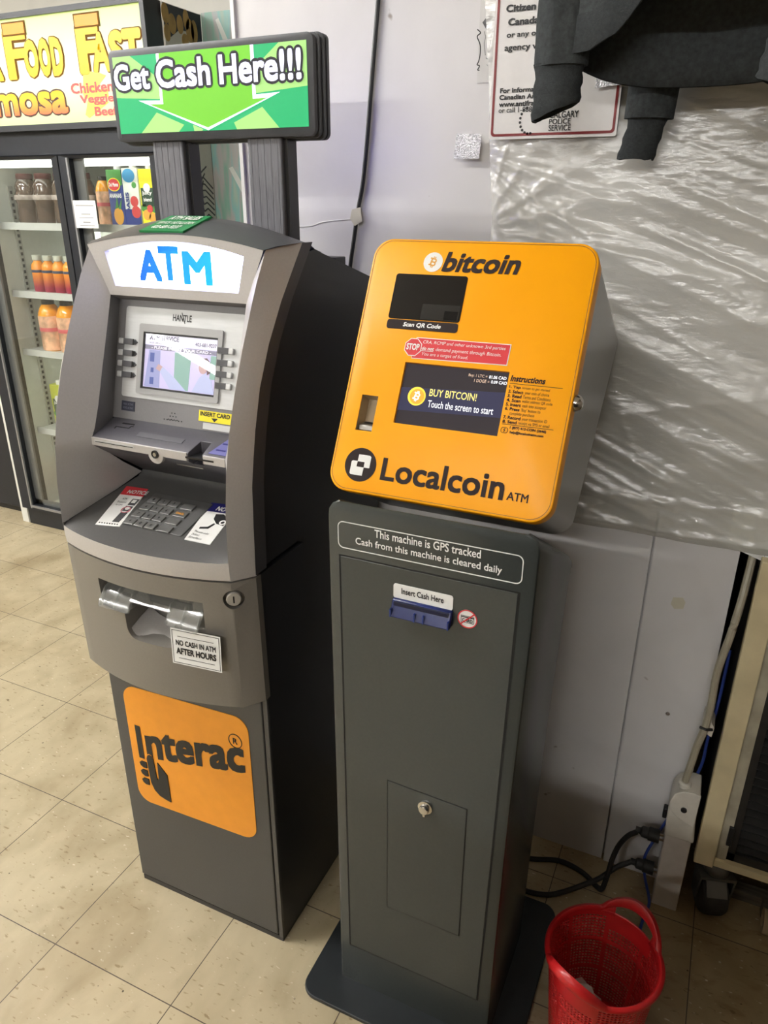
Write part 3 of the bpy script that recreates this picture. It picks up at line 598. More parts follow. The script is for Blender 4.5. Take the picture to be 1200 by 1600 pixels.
def build_kiosk():
    CX = 1.037
    t = thing('bitcoin_kiosk', 'yellow-headed bitcoin kiosk on a dark grey pedestal beside the cash machine', 'kiosk', (CX, .03, 0))
    PED = mat('slate_green_paint', (.040,.046,.0445), .27, 0, spec=.65, var=.03, scale=200, bump=.05, bscale=700)
    GREY = mat('grey_kiosk_side', (.27,.275,.27), .28, .2, spec=.6, var=.03, scale=200, bump=.05, bscale=700)
    YEL = mat('amber_yellow_paint', (.91,.375,.002), .36, 0, spec=.3, var=.015, scale=20)
    PRT = mat('brown_black_print', (.020,.012,.012), .65, spec=.25)
    mb = MB(); F0 = front(1.0365, -.178)
    mb.prism([(1.0365+x, .022+y, 0) for x, y in rrect(-.2125,-.20,.2125,.20,.032,6)], [(1.0365+x, .022+y, .009) for x, y in rrect(-.2125,-.20,.2125,.20,.032,6)])
    obj('base_plate', mb, mat('blue_black_plate', (.016,.019,.021), .42, var=.08), t, bevel=.002)
    # pedestal: rounded front frame edge, slanted top
    rings = []
    for z, l, r, yb in ((.009,.884,1.1895,.125),(.25,.884,1.190,.135),(.55,.8835,1.1925,.15),(.80,.8825,1.1975,.165),(.868,.882,1.199,.17)):
        rings.append([(l,yb,z),(l,-.109,z),(l+.002,-.1135,z),(l+.006,-.115,z),(r-.006,-.115,z),(r-.002,-.1135,z),(r,-.109,z),(r,yb,z)])
    # rounded upper front, cut back along the slant under the head
    def top(l, r, zf, zb): return [(l,.17,zb),(l,-.109,zf),(l+.002,-.1135,zf),(l+.006,-.115,zf),(r-.006,-.115,zf),(r-.002,-.1135,zf),(r,-.109,zf),(r,.17,zb)]
    rings += [top(.8815,1.2005,1.016,.868), top(.883,1.1995,1.027,.876), top(.889,1.1945,1.036,.885), top(.899,1.1845,1.042,.891)]
    mb = MB(); mb.loft(rings, True, True); ped = obj('pedestal', mb, PED, t, angle=30)
    F = front(CX, -.115)
    # door let into the pedestal front behind a thin gap, with its small locked hatch
    dpts = [(-.1285,.111),(.1275,.111),(.1395,.953),(-.1335,.953)]
    g = [(-.1315,.109),(.1308,.109),(.1430,.955),(-.1365,.955)]
    ringplate('door_gap', t, F, g, dpts, mat('gap_black', (.004,.004,.004), .8), .0004, -.001)
    door = plate('door', t, F, dpts, PED, .0008, -.004, bevel=.0006)
    hp = [(-.051,.256),(.0865,.256),(.0865,.5455),(-.052,.5505)]
    hg = [(-.0525,.2545),(.088,.2545),(.088,.547),(-.0535,.552)]
    ringplate('hatch_gap', door, F, hg, hp, mat('gap_black', (.004,.004,.004), .8), .0013, .0002)
    plate('hatch', door, F, hp, PED, .0016, 0, bevel=.0004)
    l = MB(); l.lathe([(.013,0),(.0125,.003),(.0085,.004),(.0085,.010),(.007,.011),(0,.011)], (CX+.0165,-.1165,.5225), 24, 'y'); lo = obj('hatch_lock', l, CHROME, door, angle=30)
    obj('lock_lug', MB().box(CX+.0135,CX+.0185,-.1235,-.1205,.506,.515), CHROME, door, bevel=.001)
    # printed panel
    prt = letters('tracking_lettering', t, F, [('This machine is GPS tracked', -.077, .9945, .084, 1.0075, .012), ('Cash from this machine is cleared daily', -.108, .9745, .115, .989, .012)], WHITE, .0008)
    ringplate('tracking_outline', t, F, [(x+.003,z) for x,z in rrect(-.1405,.967,.1405,1.0105,.009)], [(x+.003,z) for x,z in rrect(-.1392,.9683,.1392,1.0092,.008)], WHITE, .0006, 0)
    # note acceptor
    lb = plate('insert_cash_label', t, F, rrect(-.0455,.9035,.0475,.9275,.004), WHITE, .0018, .0005)
    letters('lettering', lb, F, [('Insert Cash Here', -.0325,.9125,.0335,.9225,.022)], INK, .0022)
    BLU = mat('blue_acceptor_plastic', (.006,.013,.085), .25, 0, var=.2, scale=30)
    na = MB(); na.prism([F.p(-.0455,.9045,0),F.p(.0485,.9045,0),F.p(.0485,.878,0),F.p(-.0455,.878,0)], [F.p(-.0455,.9035,.006),F.p(.0485,.9035,.006),F.p(.0485,.879,.018),F.p(-.0455,.879,.018)])
    nao = obj('note_acceptor', na, BLU, t, bevel=.002)
    sl = MB(); sl.box(CX-.041, CX+.044, -.1255, -.119, .8955, .9015); obj('note_slot', sl, mat('deep_navy', (.004,.006,.03), .4), nao)
    rb = MB()
    for x in (-.0435,-.0055,.0085,.0465): rb.box(CX+x-.0012, CX+x+.0012, -.1335, -.128, .8795, .892)
    obj('acceptor_rib', rb, mat('blue_edge', (.015,.03,.15), .2), nao)
    cs = plate('no_card_sticker', t, F, disc(.0702,.8955,.0148,36), WHITE, .0012, .0005)
    ringplate('red_ring', cs, F, disc(.0702,.8955,.0148,36), disc(.0702,.8955,.0132,36), RED, .0016, .0008)
    ringplate('card_outline', cs, F, quad(.0605,.889,.080,.9005), quad(.0611,.8896,.0794,.8999), INK, .0016, .0008)
    plate('card_stripe', cs, F, quad(.0605,.8975,.080,.8990), INK, .0017, .0008)
    letters('lettering', cs, F, [('CARD', .0625,.8905,.0785,.896,.03)], INK, .0018)
    plate('red_slash', cs, F, stroke([(.0605,.886),(.0800,.905)], .0018), RED, .0021, .0012)
    # --- head
    K = Face((CX,-.087,1.061), (1,0,0), (0,.167,.324)); U = .168; V0, V1 = -.0125, .3745
    def slab(name, w0, w1, ins, m, par, r=.03, **kw):
        rings = []
        if w1 > w0+.004 and name == 'face_panel':
            lv = [(w0,0),(w1-.003,0),(w1-.0008,.0009),(w1,.003)]
        else: lv = [(w0,0),(w1,0)]
        for w, g in lv: rings.append([K.p(u,v,w) for u,v in rrect(-U+ins+g, V0+ins+g, U-ins-g, V1-ins-g, r-g, 9)])
        mb = MB(); mb.loft(rings, True, True); return obj(name, mb, m, par, **kw)
    fpan = slab('face_panel', -.028, 0, 0, YEL, t, angle=50)
    bx = MB(); rr = rrect(-U+.0006, V0+.0006, U-.0006, V1-.0006, .03, 9)
    ring0 = [K.p(u,v,-.0285) for u,v in rr]; ring1 = []
    def back(u, v):                            # depth grows towards the top
        d = .195 + (.330-.195)*max(0,min(1,(v+.0125)/.27)); return K.p(u, v, -d)
    ring1 = [back(u,v) for u,v in rr]; inset = [back(u*.97, .18+(v-.18)*.96) + K.n*-.004 for u,v in rr]
    bx.loft([ring0, ring1, inset], True, True); obj('head_box', bx, GREY, t, angle=30)
    ringplate('panel_line', fpan, K, rrect(-.1645,-.0090,.1645,.3710,.0275,9), rrect(-.1636,-.0081,.1636,.3701,.0268,9), mat('amber_dark_line', (.25,.10,.01), .5), .0003, -.0005)
    # side cam lock
    c = K.p(U+.0005, .158, -.014); lk = MB(); lk.lathe([(.0115,0),(.0115,.004),(.0095,.008),(.006,.0105),(0,.0105)], tuple(c), 20, 'x'); obj('side_lock', lk, CHROME, t, angle=30)
    # coin and name
    cm = plate('coin_mark', t, K, disc(-.0692,.3398,.0148,36), WHITE, .0006)
    plate('coin_letter', cm, K, coin_b(-.0692,.3398,.0125), mat('gold_print', (.72,.36,.06), .4), .0010, .0006)
    letters('bitcoin_lettering', fpan, K, [('bitcoin', -.0545,.3258,.0585,.3560,.03,.22)], PRT, .0006)
    # scanner window
    gl = mat('smoked_glass', (.008,.007,.007), .06, spec=.6)
    scw = plate('scanner_window', t, K, rrect(-.1228,.252,-.0112,.3205,.004), gl, .0007)
    plate('window_patch', scw, K, quad(-.072,.2535,-.0135,.2765), mat('dim_window_part', (.022,.021,.020), .15), .0010, .0006)  # slightly paler patch at the lower right of the smoked window
    plate('window_lens', scw, K, quad(-.036,.2545,-.016,.2675), mat('lens_black', (.004,.004,.005), .1), .0012, .0006)
    sca = plate('scan_caption', t, K, rrect(-.1228,.2368,-.0118,.2508,.004), PRT, .0008)
    letters('caption_lettering', sca, K, [('Scan QR Code', -.0968,.2398,-.0380,.2474,.03,.2)], WHITE, .0012)
    # fraud warning
    fw = plate('fraud_sticker', t, K, [(-.0735,.1945),(.0700,.1965),(.0705,.2268),(-.0712,.2264)], WHITE, .0006)
    plate('red_panel', fw, K, [(-.0728,.1955),(.0688,.1977),(.0693,.2257),(-.0704,.2253)], RED, .0009)
    octa = lambda r: [(-.0737+r*math.cos(PI/8+PI/4*k), .2112+r*math.sin(PI/8+PI/4*k)) for k in range(8)]
    plate('stop_edge', fw, K, octa(.0142), WHITE, .0011); plate('stop_sign', fw, K, octa(.0130), RED, .0014)
    letters('stop_lettering', fw, K, [('STOP', -.0838,.2066,-.0637,.2164,.03)], WHITE, .0018)
    letters('fraud_lettering', fw, K, [('CRA, RCMP and other unknown 3rd parties', -.0600,.2163,.0632,.2225,0,.15), ('do not', -.0600,.2082,-.0412,.2132,.025,.15), ('demand payment through Bitcoin.', -.0385,.2066,.0590,.2132,0,.15), ('You are a target of fraud.', -.0592,.1988,.0120,.2048,0,.15)], WHITE, .0014)
    plate('underline', fw, K, quad(-.0602,.2066,-.0415,.2073), WHITE, .0014, .0009)
    # touch screen, set into the panel
    carve_box = MB().prism([K.p(u,v,-.006) for u,v in quad(-.0814,.0974,.0752,.1886)], [K.p(u,v,.01) for u,v in quad(-.0814,.0974,.0752,.1886)]); carve(fpan, carve_box)
    FS = Face(K.p(0,0,-.0055), K.x, K.y)
    ts = plate('touch_screen', t, FS, quad(-.0812,.0976,.0750,.1884), mat('dark_touch_screen', (.012,.010,.012), .10, emit=(.035,.030,.034), es=1), .0006)
    plate('screen_band', ts, FS, [(-.0812,.118),(.0750,.124),(.0750,.160),(-.0812,.152)], mat('screen_blue_band', (.01,.01,.02), .10, emit=(.045,.045,.085), es=1), .0009, .0005)
    sy = glow('screen_yellow', (.95,.70,.05), 1.0); so = glow('screen_orange', (.95,.38,.02), .9); s1 = glow('screen_letter_white', (.90,.90,.94), .95)
    plate('coin_rim', ts, FS, disc(-.0553,.1409,.0138,32), sy, .0012, .0008); plate('coin_face', ts, FS, disc(-.0545,.1405,.0112,32), so, .0016, .0010)
    plate('coin_letter', ts, FS, coin_b(-.0550,.1409,.0115), s1, .0020, .0014)
    letters('offer_lettering', ts, FS, [('BUY BITCOIN!', -.0365,.1432,.0345,.1540,.01)], glow('screen_pale_yellow', (.92,.80,.22), .9), .0014)
    letters('touch_lettering', ts, FS, [('Touch the screen to start', -.0360,.1268,.0618,.1372,.008)], s1, .0014)
    letters('price_lettering', ts, FS, [('Buy: 1 LTC =', .0165,.1766,.0440,.1818,.01), ('1 DOGE =', .0260,.1704,.0482,.1750,.01)], glow('screen_tan', (.66,.46,.34), .8), .0014)
    letters('price_figures', ts, FS, [('81.06 CAD', .0465,.1775,.0715,.1820,.02), ('0.09 CAD', .0505,.1708,.0735,.1752,.02)], s1, .0014)
    # instructions
    L = [('Instructions', .0785,.1755,.1262,.1842,.03,.15)]
    steps = [('1. Tap', 'screen to get started', .0185, .0562), ('2. Select', 'your coin of choice', .0232, .0566), ('3. Read', 'Terms and Conditions', .0218, .0596), ('4. Scan', 'wallet address QR code', .0216, .0632),
             ('5. Insert', 'cash into acceptor', .0232, .0560), ('6. Press', "'Buy' button to", .0226, .0492), (None, 'complete purchase', .0075, .0420), ('7. Record', 'your transaction ID', .0262, .0606), ('8. Send', 'receipt via SMS or email', .0222, .0646)]
    for i, (a, b_, ub, ue) in enumerate(steps):
        v = .1652 - .00605*i
        if a: L.append((a, .0787, v, .0787+ub-.0022, v+.0046, .03))
        L.append((b_, .0787+ub, v-(.0010 if 'y' in b_ or 'p' in b_ else 0), .0787+ue, v+.0046, 0))
    L += [('1 (877) 412-COIN (2646)', .0905,.1088,.1405,.1134,.04), ('help@localcoinatm.com', .0915,.1025,.1380,.1072,.04)]
    letters('instruction_lettering', fpan, K, L, PRT, .0006)
    plate('instruction_rule', fpan, K, [quad(.0785,.1724,.1515,.1730), quad(.0786,.1150,.1494,.1156)], PRT, .0006)
    ringplate('chat_mark', fpan, K, rrect(.0785,.1030,.0885,.1110,.003), rrect(.0791,.1036,.0879,.1104,.0025), PRT, .0006); plate('chat_bolt', fpan, K, stroke([(.0846,.1098),(.0823,.1072),(.0846,.1070),(.0824,.1042)], .0007), PRT, .0006)
    # fingerprint well
    carve(fpan, MB().prism([K.p(u,v,.01) for u,v in quad(-.1396,.0797,-.1130,.1334)], [K.p(u,v,-.0275) for u,v in quad(-.1396,.0797,-.1130,.1334)]))
    wl = MB(); wl.loft([[K.p(u,v,-.0015) for u,v in quad(-.1396,.0797,-.1130,.1334)], [K.p(u,v,-.026) for u,v in quad(-.1390,.0805,-.1136,.1326)]], True); wl.f.append((4,5,6,7))
    obj('scanner_well', wl, mat('bare_alloy_well', (.45,.36,.24), .35, .6), t)
    rm = MB(); rm.prism([K.p(u,v,-.025) for u,v in quad(-.1385,.0805,-.1141,.0990)], [K.p(u,v,-.006) for u,v in ((-.1385,.0805),(-.1141,.0805),(-.1141,.0900),(-.1385,.0900))]); obj('fingerprint_reader', rm, STEEL, t, bevel=.002)
    plate('reader_glass', t, Face(K.p(-.1263,.0875,-.010), K.x, K.y*.6-K.n*.8), disc(0,.006,.0075,20,.0055), BLACK, .003, -.001)
    # Localcoin name
    lc = plate('logo_disc', t, K, disc(-.1197,.0289,.0252,44), PRT, .0006)
    plate('logo_square', lc, K, [[(-.1345,.0150),(-.1325,.0130),(-.1140,.0130),(-.1135,.0255),(-.1255,.0255),(-.1250,.0338),(-.1330,.0338),(-.1345,.0320)], [(-.1245,.0440),(-.1250,.0335),(-.1135,.0335),(-.1135,.0255),(-.1045,.0255),(-.1045,.0420),(-.1065,.0440)]], WHITE, .0010, .0005)
    letters('localcoin_lettering', fpan, K, [('L', -.0850,.0116,-.0628,.0447,.022), ('ocalcoin', -.0618,.0105,.0995,.0462,.022), ('ATM', .1044,.0127,.1340,.0243,.012)], PRT, .0006)
    return t
build_kiosk()

# ------------------------------------------------------------------ glass-door drinks cooler behind
def build_cooler():
    X0, X1, Y, YB = -1.552, -.502, 1.265, 1.93
    t = thing('drinks_cooler', 'black two-door glass drinks cooler with lit yellow samosa sign on top', 'cooler', (-1.03, 1.6, 0))
    BLK = mat('black_cooler_paint', (.014,.016,.021), .35, var=.1)
    LIN = mat('white_cooler_liner', (.70,.72,.66), .4)
    mb = MB(); mb.box(X0, X0+.05, Y+.02, YB, 0, 1.70).box(X1-.03, X1, Y+.02, YB, 0, 1.70).box(X0, X1, YB-.03, YB, 0, 1.7).box(X0, X1, Y+.02, YB, 1.60, 1.70).box(X0, X1, Y+.02, YB, 0, .085)
    obj('cabinet', mb, BLK, t)
    mb = MB(); mb.add([(-1.465,Y+.05,.095),(-1.495,YB-.04,.095),(-.56,YB-.04,.095),(-.56,Y+.05,.095),(-1.465,Y+.05,1.59),(-1.495,YB-.04,1.59),(-.56,YB-.04,1.59),(-.56,Y+.05,1.59)], [(0,1,5,4),(1,2,6,5),(2,3,7,6),(0,3,2,1),(4,5,6,7)])
    obj('liner', mb, LIN, t, flat=True, fixn=False)
    obj('kick_panel', MB().box(X0+.004, X1-.004, Y-.004, Y+.02, 0, .088), BLK, t, bevel=.003)
    obj('header_rail', MB().box(X0, X1, Y-.006, Y+.02, 1.60, 1.69), BLK, t, bevel=.004)
    GL = clear('cooler_glass', (.97,.985,.98), .035, .02)
    ALU = mat('dull_alloy_strip', (.32,.32,.33), .35, .6)
    for x0, x1, g0, g1, nm in ((X0+.004, -.983, -1.478, -1.022, 'left'), (-.977, X1-.004, -.930, -.556, 'right')):
        fm = MB(); fm.loft([[(u,Y-.03,v) for u,v in quad(x0,.092,x1,1.598)],[(u,Y+.012,v) for u,v in quad(x0,.092,x1,1.598)],[(u,Y+.012,v) for u,v in quad(g0,.115,g1,1.588)],[(u,Y-.022,v) for u,v in quad(g0,.115,g1,1.588)],[(u,Y-.03,v) for u,v in quad(x0,.092,x1,1.598)]])
        d = obj('door', fm, BLK, t)
        obj('pane', MB().box(g0, g1, Y-.012, Y-.007, .115, 1.588), GL, d)
        gk = MB()
        gk.box(g0-.008, g0, Y-.034, Y-.026, .1, 1.59).box(g0, g1, Y-.034, Y-.026, .105, .115)
        obj('glazing_strip', gk, ALU, d)
        ins = MB(); ins.box(g0, g0+.045, Y-.005, Y+.004, .115, 1.588).box(g0, g1, Y-.005, Y+.004, .115, .14)
        obj('inner_frame', ins, mat('grey_inner_frame', (.12,.12,.12), .4), d)
    SH = mat('white_wire_shelf', (.62,.64,.60), .4)
    for z, g in ((1.355,0),(1.082,0),(.832,0),(.470,0)):
        s = MB(); s.box(-1.46, -.565, 1.335, 1.86, z-.012, z)
        so = obj('shelf', s, SH, t, bevel=.003)
        obj('price_rail', MB().box(-1.46, -.565, 1.325, 1.336, z-.022, z+.006), mat('clear_grey_rail', (.55,.56,.53), .3), so)
    for x in (-1.468, ):
        rl = MB(); rl.box(x, x+.006, 1.40, 1.425, .2, 1.5); ro = obj('shelf_rail', rl, mat('pale_alloy_rail', (.50,.50,.46), .4, .3), t)
        sl = MB()
        for k in range(52): sl.box(x+.0055, x+.007, 1.407, 1.418, .22+.0245*k, .233+.0245*k)
        obj('rail_slots', sl, BLACK, ro)
    cool = glow('cooler_lamp', (1,1,.90), 5.5)
    obj('lamp_tube', MB().tube([(-.976,1.318,.16),(-.976,1.318,1.55)], .012, 8), cool, t)
    obj('lamp_tube', MB().tube([(-1.40,1.33,1.577),(-.60,1.33,1.577)], .012, 8), cool, t)
    obj('lamp_tube', MB().tube([(-1.435,1.84,.16),(-1.435,1.84,1.32)], .012, 8), cool, t)
    # lit header sign
    hb = MB(); hb.loft([[(u,Y-.025,v) for u,v in quad(X0,1.682,-.500,2.052)],[(u,1.312,v) for u,v in quad(X0,1.682,-.500,2.052)]], True, True)
    hd = obj('sign_box', hb, BLK, t)
    F = front(-1.0, Y-.025)
    ringplate('sign_frame', hd, F, quad(-.552,1.682,.500,2.052), quad(-.535,1.702,.482,2.035), mat('dark_sign_frame', (.022,.024,.027), .4), .012, 0)
    m = bpy.data.materials.new('backlit_yellow_green'); m.use_nodes = True; nt = m.node_tree; N = nt.nodes.new; L = nt.links.new; b = nt.nodes['Principled BSDF']
    tc = N('ShaderNodeTexCoord'); sx = N('ShaderNodeSeparateXYZ'); L(tc.outputs['Object'], sx.inputs[0]); r = N('ShaderNodeValToRGB'); mr = N('ShaderNodeMapRange'); mr.inputs['From Min'].default_value = 1.70; mr.inputs['From Max'].default_value = 2.035
    L(sx.outputs[2], mr.inputs['Value']); L(mr.outputs[0], r.inputs[0]); e = r.color_ramp.elements; e[0].color = (.70,.85,.26,1); e[1].color = (.66,.84,.22,1)
    for p in (.38, .62):
        q = e.new(p); q.color = (1.0,1.0,.72,1)
    b.inputs['Base Color'].default_value = (.3,.3,.2,1); L(r.outputs[0], b.inputs['Emission Color']); b.inputs['Emission Strength'].default_value = .82
    plate('sign_face', hd, F, quad(-.535,1.702,.482,2.035), m, .002)
    BRN = mat('brown_print', (.13,.055,.0), .6, spec=.2); YL = glow('sign_yellow', (.86,.56,.0), .62); YO = glow('sign_amber', (.90,.36,.0), .60)
    lw = [('A',-.30,1.848,-.185,1.97,.03), ('F',-.158,1.849,-.048,2.0,.03), ('O',-.068,1.850,.000,1.968,.06), ('O',.004,1.850,.058,1.968,.06), ('D',.062,1.850,.118,1.968,.06), ('F',.188,1.846,.290,2.0,.05), ('A',.250,1.85,.330,1.968,.05), ('S',.330,1.85,.392,1.968,.06), ('T',.388,1.85,.470,1.968,.06)]
    letters('lettering_outline', hd, F, [(a,u0-.004,v0-.004,u1+.006,v1+.003,wt+.03) for a,u0,v0,u1,v1,wt in lw], BRN, .0030)
    letters('lettering', hd, F, lw, YL, .0045)
    plate('letter_bar_edge', hd, F, [quad(-.155,1.983,-.040,2.026), quad(.188,1.983,.302,2.026)], BRN, .0050, .002, each=True)
    plate('letter_bar', hd, F, [quad(-.150,1.988,-.046,2.021), quad(.193,1.988,.296,2.021)], YO, .0060, .002, each=True)
    sm = [('Sa',-.44,1.735,-.275,1.83,.03), ('mosa',-.258,1.733,.108,1.806,.03)]
    letters('samosa_outline', hd, F, [(a,u0-.006,v0-.006,u1+.006,v1+.006,.075) for a,u0,v0,u1,v1,w_ in sm], mat('dark_brown_print', (.07,.03,.02), .5), .0030)
    letters('samosa_lettering', hd, F, sm, grade('samosa_fade', (.80,.14,.05), (.80,.50,.01), 2, 1.735, 1.80, .25), .0045)
    plate('snack_picture', hd, F, [[(.20,1.86),(.19,1.80),(.245,1.80),(.30,1.84),(.27,1.85)], [(.185,1.80),(.30,1.80),(.30,1.775),(.19,1.775)], [(.205,1.77),(.30,1.76),(.20,1.715),(.185,1.725)]], glow('snack_yellow', (.90,.62,.10), .9), .0036, .0015)
    letters('red_lettering', hd, F, [('Chicken',.134,1.791,.328,1.824,.03), ('Veggie',.170,1.753,.325,1.786,.03), ('Beef',.231,1.719,.335,1.748,.03)], glow('sign_red', (.75,.10,.08), .7), .0050)
    # notice taped inside the glass
    return t
build_cooler()
F = front(-.871, 1.228)
pn = plate('paper_notice', None, F, quad(-.056,1.350,.054,1.446), WHITE, .0010, fixn=True); tag(pn, 'small white printed paper notice taped on the cooler door glass', 'notice')
plate('printed_line', pn, F, [quad(-.045,1.427,.043,1.4298), quad(-.022,1.397,.022,1.3998), quad(-.035,1.385,.035,1.3872), quad(-.018,1.369,.018,1.3722), quad(-.036,1.3575,.036,1.3595)], mat('grey_ink', (.22,.22,.22), .5), .0014, .0008)

# drinks, one object each
def bottle(name, label, prof, capprof, m, capm, loc, group, n=18, extra=()):
    t = thing(name, label, 'drink bottle', loc, group)
    def L(p): return MB().lathe(p, loc, n)
    obj('body', L(prof), m, t, angle=50)
    if capprof: obj('cap', L(capprof), capm, t)
    for nm, pr, mm in extra: obj(nm, L(pr), mm, t, angle=50)
    return t
CHOC = mat('chocolate_drink', (.075,.048,.034), .12, var=.35, scale=25, coat=.6)
x = -1.362
P = [(.0,0),(.045,.0),(.0505,.01),(.0485,.05),(.044,.075),(.0495,.09),(.0505,.11),(.043,.128),(.045,.14),(.035,.165),(.030,.172)]
b0 = bottle('chocolate_milk_bottle', 'chocolate milk bottle at the left end of the top shelf', P, [(.031,.168),(.033,.171),(.033,.189),(.030,.191),(0,.191)], CHOC, mat('dark_red_cap', (.10,.03,.03), .4), (x,1.405,1.3555), 'chocolate milk bottles', 18, [('label_sleeve', [(.0503,.092),(.0512,.094),(.0512,.108),(.0507,.110)], mat('pale_brown_sleeve', (.42,.36,.32), .3, var=.3))])
for i, w in enumerate(('second chocolate milk bottle from the left on the top shelf', 'third chocolate milk bottle from the left on the top shelf', 'chocolate milk bottle beside the dark middle door post')): dup(b0, (x+.105*(i+1),1.405,1.3555), w, 'chocolate milk bottles')
JUI = grade('orange_red_juice', (.32,.012,.05), (.80,.28,.02), 2, .02, .085, 0, .15)
P = [(0,0),(.026,0),(.029,.006),(.029,.095),(.026,.112),(.016,.124),(.015,.13)]
x = -1.345
b0 = bottle('juice_bottle', 'leftmost small orange and red juice bottle on the second shelf', P, [(.017,.128),(.019,.130),(.019,.148),(.017,.150),(0,.150)], JUI, mat('pale_grey_cap', (.50,.52,.44), .3), (x,1.385,1.0825), 'small juice bottles', 16, [('label_band', [(.0292,.080),(.0296,.081),(.0296,.090),(.0292,.091)], mat('navy_band', (.03,.045,.09), .4))])
for i, w in enumerate(('second small orange and red juice bottle from the left', 'middle one of five small orange and red juice bottles', 'fourth small orange and red juice bottle from the left', 'small orange and red juice bottle nearest the middle door post')): dup(b0, (x+.0605*(i+1),1.385,1.0825), w, 'small juice bottles')
OJ = mat('orange_juice', (.85,.33,.012), .15, var=.1, coat=.5)
P = [(0,0),(.044,0),(.049,.008),(.049,.150),(.047,.162),(.036,.186),(.026,.198)]
jug_lab = [('wrap_label', [(.0495,.004),(.0500,.006),(.0500,.148),(.0495,.150)], mat('orange_white_label', (.72,.42,.26), .35, var=.75, scale=16)), ('label_badge', [(.0505,.085),(.0508,.086),(.0508,.1),(.0505,.101)], mat('pink_badge', (.62,.12,.13), .4))]
x = -1.335
b0 = bottle('juice_jug', 'bright orange juice jug at the left end of the third shelf', P, [(.026,.196),(.027,.198),(.027,.214),(.025,.216),(0,.216)], OJ, BLACK, (x,1.395,.8325), 'large juice jugs', 20, jug_lab)
for i, w in enumerate(('second orange juice jug from the left on the third shelf', 'third orange juice jug from the left on the third shelf')): dup(b0, (x+.108*(i+1),1.395,.8325), w, 'large juice jugs')
b = dup(b0, (-1.375,1.395,.0955), 'orange juice jug standing on the bottom of the cooler')
b = dup(b0, (-.936,1.40,1.3555), 'slim orange juice bottle beside the blue carton on the right top shelf'); b.scale = (.62,.62,.82)
def carton(name, label, loc, w, h, d, m, bands, text, group=None, gable=True):
    t = thing(name, label, 'drink carton', loc, group); x, y, z = loc
    mb = MB(); mb.box(x-w/2, x+w/2, y, y+d, z, z+h)
    obj('body', mb, m, t, bevel=.003)
    if gable: obj('cap', MB().lathe([(.014,0),(.014,.016),(.012,.018),(0,.018)], (x, y+d*.35, z+h), 16), WHITE, t)
    F = front(x, y, z)
    for nm, polys, mm, k in bands: plate(nm, t, F, polys, mm, .0008+.0004*k, .0002)
    for tx, u0, v0, u1, v1, mm in text: letters('lettering', t, F, [(tx,u0,v0,u1,v1,.03)], mm, .0032)
    return t
NAVY = mat('carton_navy', (.03,.05,.22), .35); GRN = mat('carton_green', (.06,.25,.05), .35); CYAN = mat('carton_cyan', (.05,.28,.55), .35); YELC = mat('carton_yellow', (.86,.80,.02), .35); DKG = mat('carton_dark_green', (.02,.06,.035), .35); FRU = mat('fruit_orange', (.75,.36,.05), .4); RFR = mat('fruit_red', (.55,.05,.05), .4)
carton('juice_carton', 'blue pineapple drink carton with red oval badge on the right top shelf', (-.862,1.385,1.3555), .074, .200, .07, NAVY, [('green_top', quad(-.037,.145,.037,.2), GRN, 0), ('pineapple_picture', [disc(.004,.035,.024,18,.032)], FRU, 1), ('leaf_picture', [[(-.01,.06),(.004,.105),(.008,.065)],[(.006,.06),(.028,.1),(.018,.06)]], GRN, 2), ('badge_edge', disc(-.003,.147,.031,24,.024), YELC, 3), ('badge', disc(-.003,.147,.028,24,.021), RED, 4)], [('Del Monte', -.026,.140,.020,.154,WHITE), ('ANANAS', -.030,.100,.030,.116,WHITE)])
carton('juice_carton', 'white fruit juice carton with blue top disc between blue and yellow cartons', (-.785,1.385,1.3555), .076, .205, .07, mat('carton_white', (.70,.72,.66), .35), [('blue_base', quad(-.038,0,.038,.06), NAVY, 0), ('blue_disc', disc(-.004,.178,.030,24,.024), CYAN, 1), ('apple_picture', [disc(.012,.088,.019,20)], RFR, 2), ('berry_picture', [disc(.016,.05,.022,20)], RFR, 1), ('green_seal', disc(.018,.145,.011,16), GRN, 1)], [])
ct = [c for c in bpy.data.objects if c.get('label','').startswith('white fruit juice')][0]
FV = Face((-.785-.019,1.385,1.3555+.040), (0,0,1), (-1,0,0)); FV.n = Vector((0,-1,0))
letters('side_lettering', ct, FV, [('OASIS', 0,-.008,.080,.008,.03)], NAVY, .003)
yb = [('green_panel', quad(-.030,.07,.034,.135), DKG, 0), ('fruit_picture', [disc(-.012,.04,.019,16), disc(.016,.03,.018,16)], FRU, 1), ('red_fruit_picture', [disc(.006,.062,.014,16)], RFR, 2), ('leaf_picture', [disc(-.022,.065,.014,12), disc(.026,.06,.012,12)], GRN, 0), ('white_seal', disc(.0,.135,.016,18), WHITE, 2)]
for x, lb in ((-.706,'yellow juicy fruit carton next to the white carton'), (-.630,'yellow juicy fruit carton partly behind the grey topper post')):
    carton('juice_carton', lb, (x,1.385,1.3555), .072, .200, .07, YELC, yb, [('juicy', -.022,.108,.024,.124,WHITE), ('blend', -.018,.088,.020,.101,WHITE)], 'yellow fruit cartons')
carton('juice_carton', 'yellow-green fruit carton alone on the fourth shelf', (-1.365,1.385,.4705), .080, .200, .07, mat('carton_olive', (.50,.55,.05), .35), yb, [('juicy', -.022,.108,.024,.124,WHITE)])

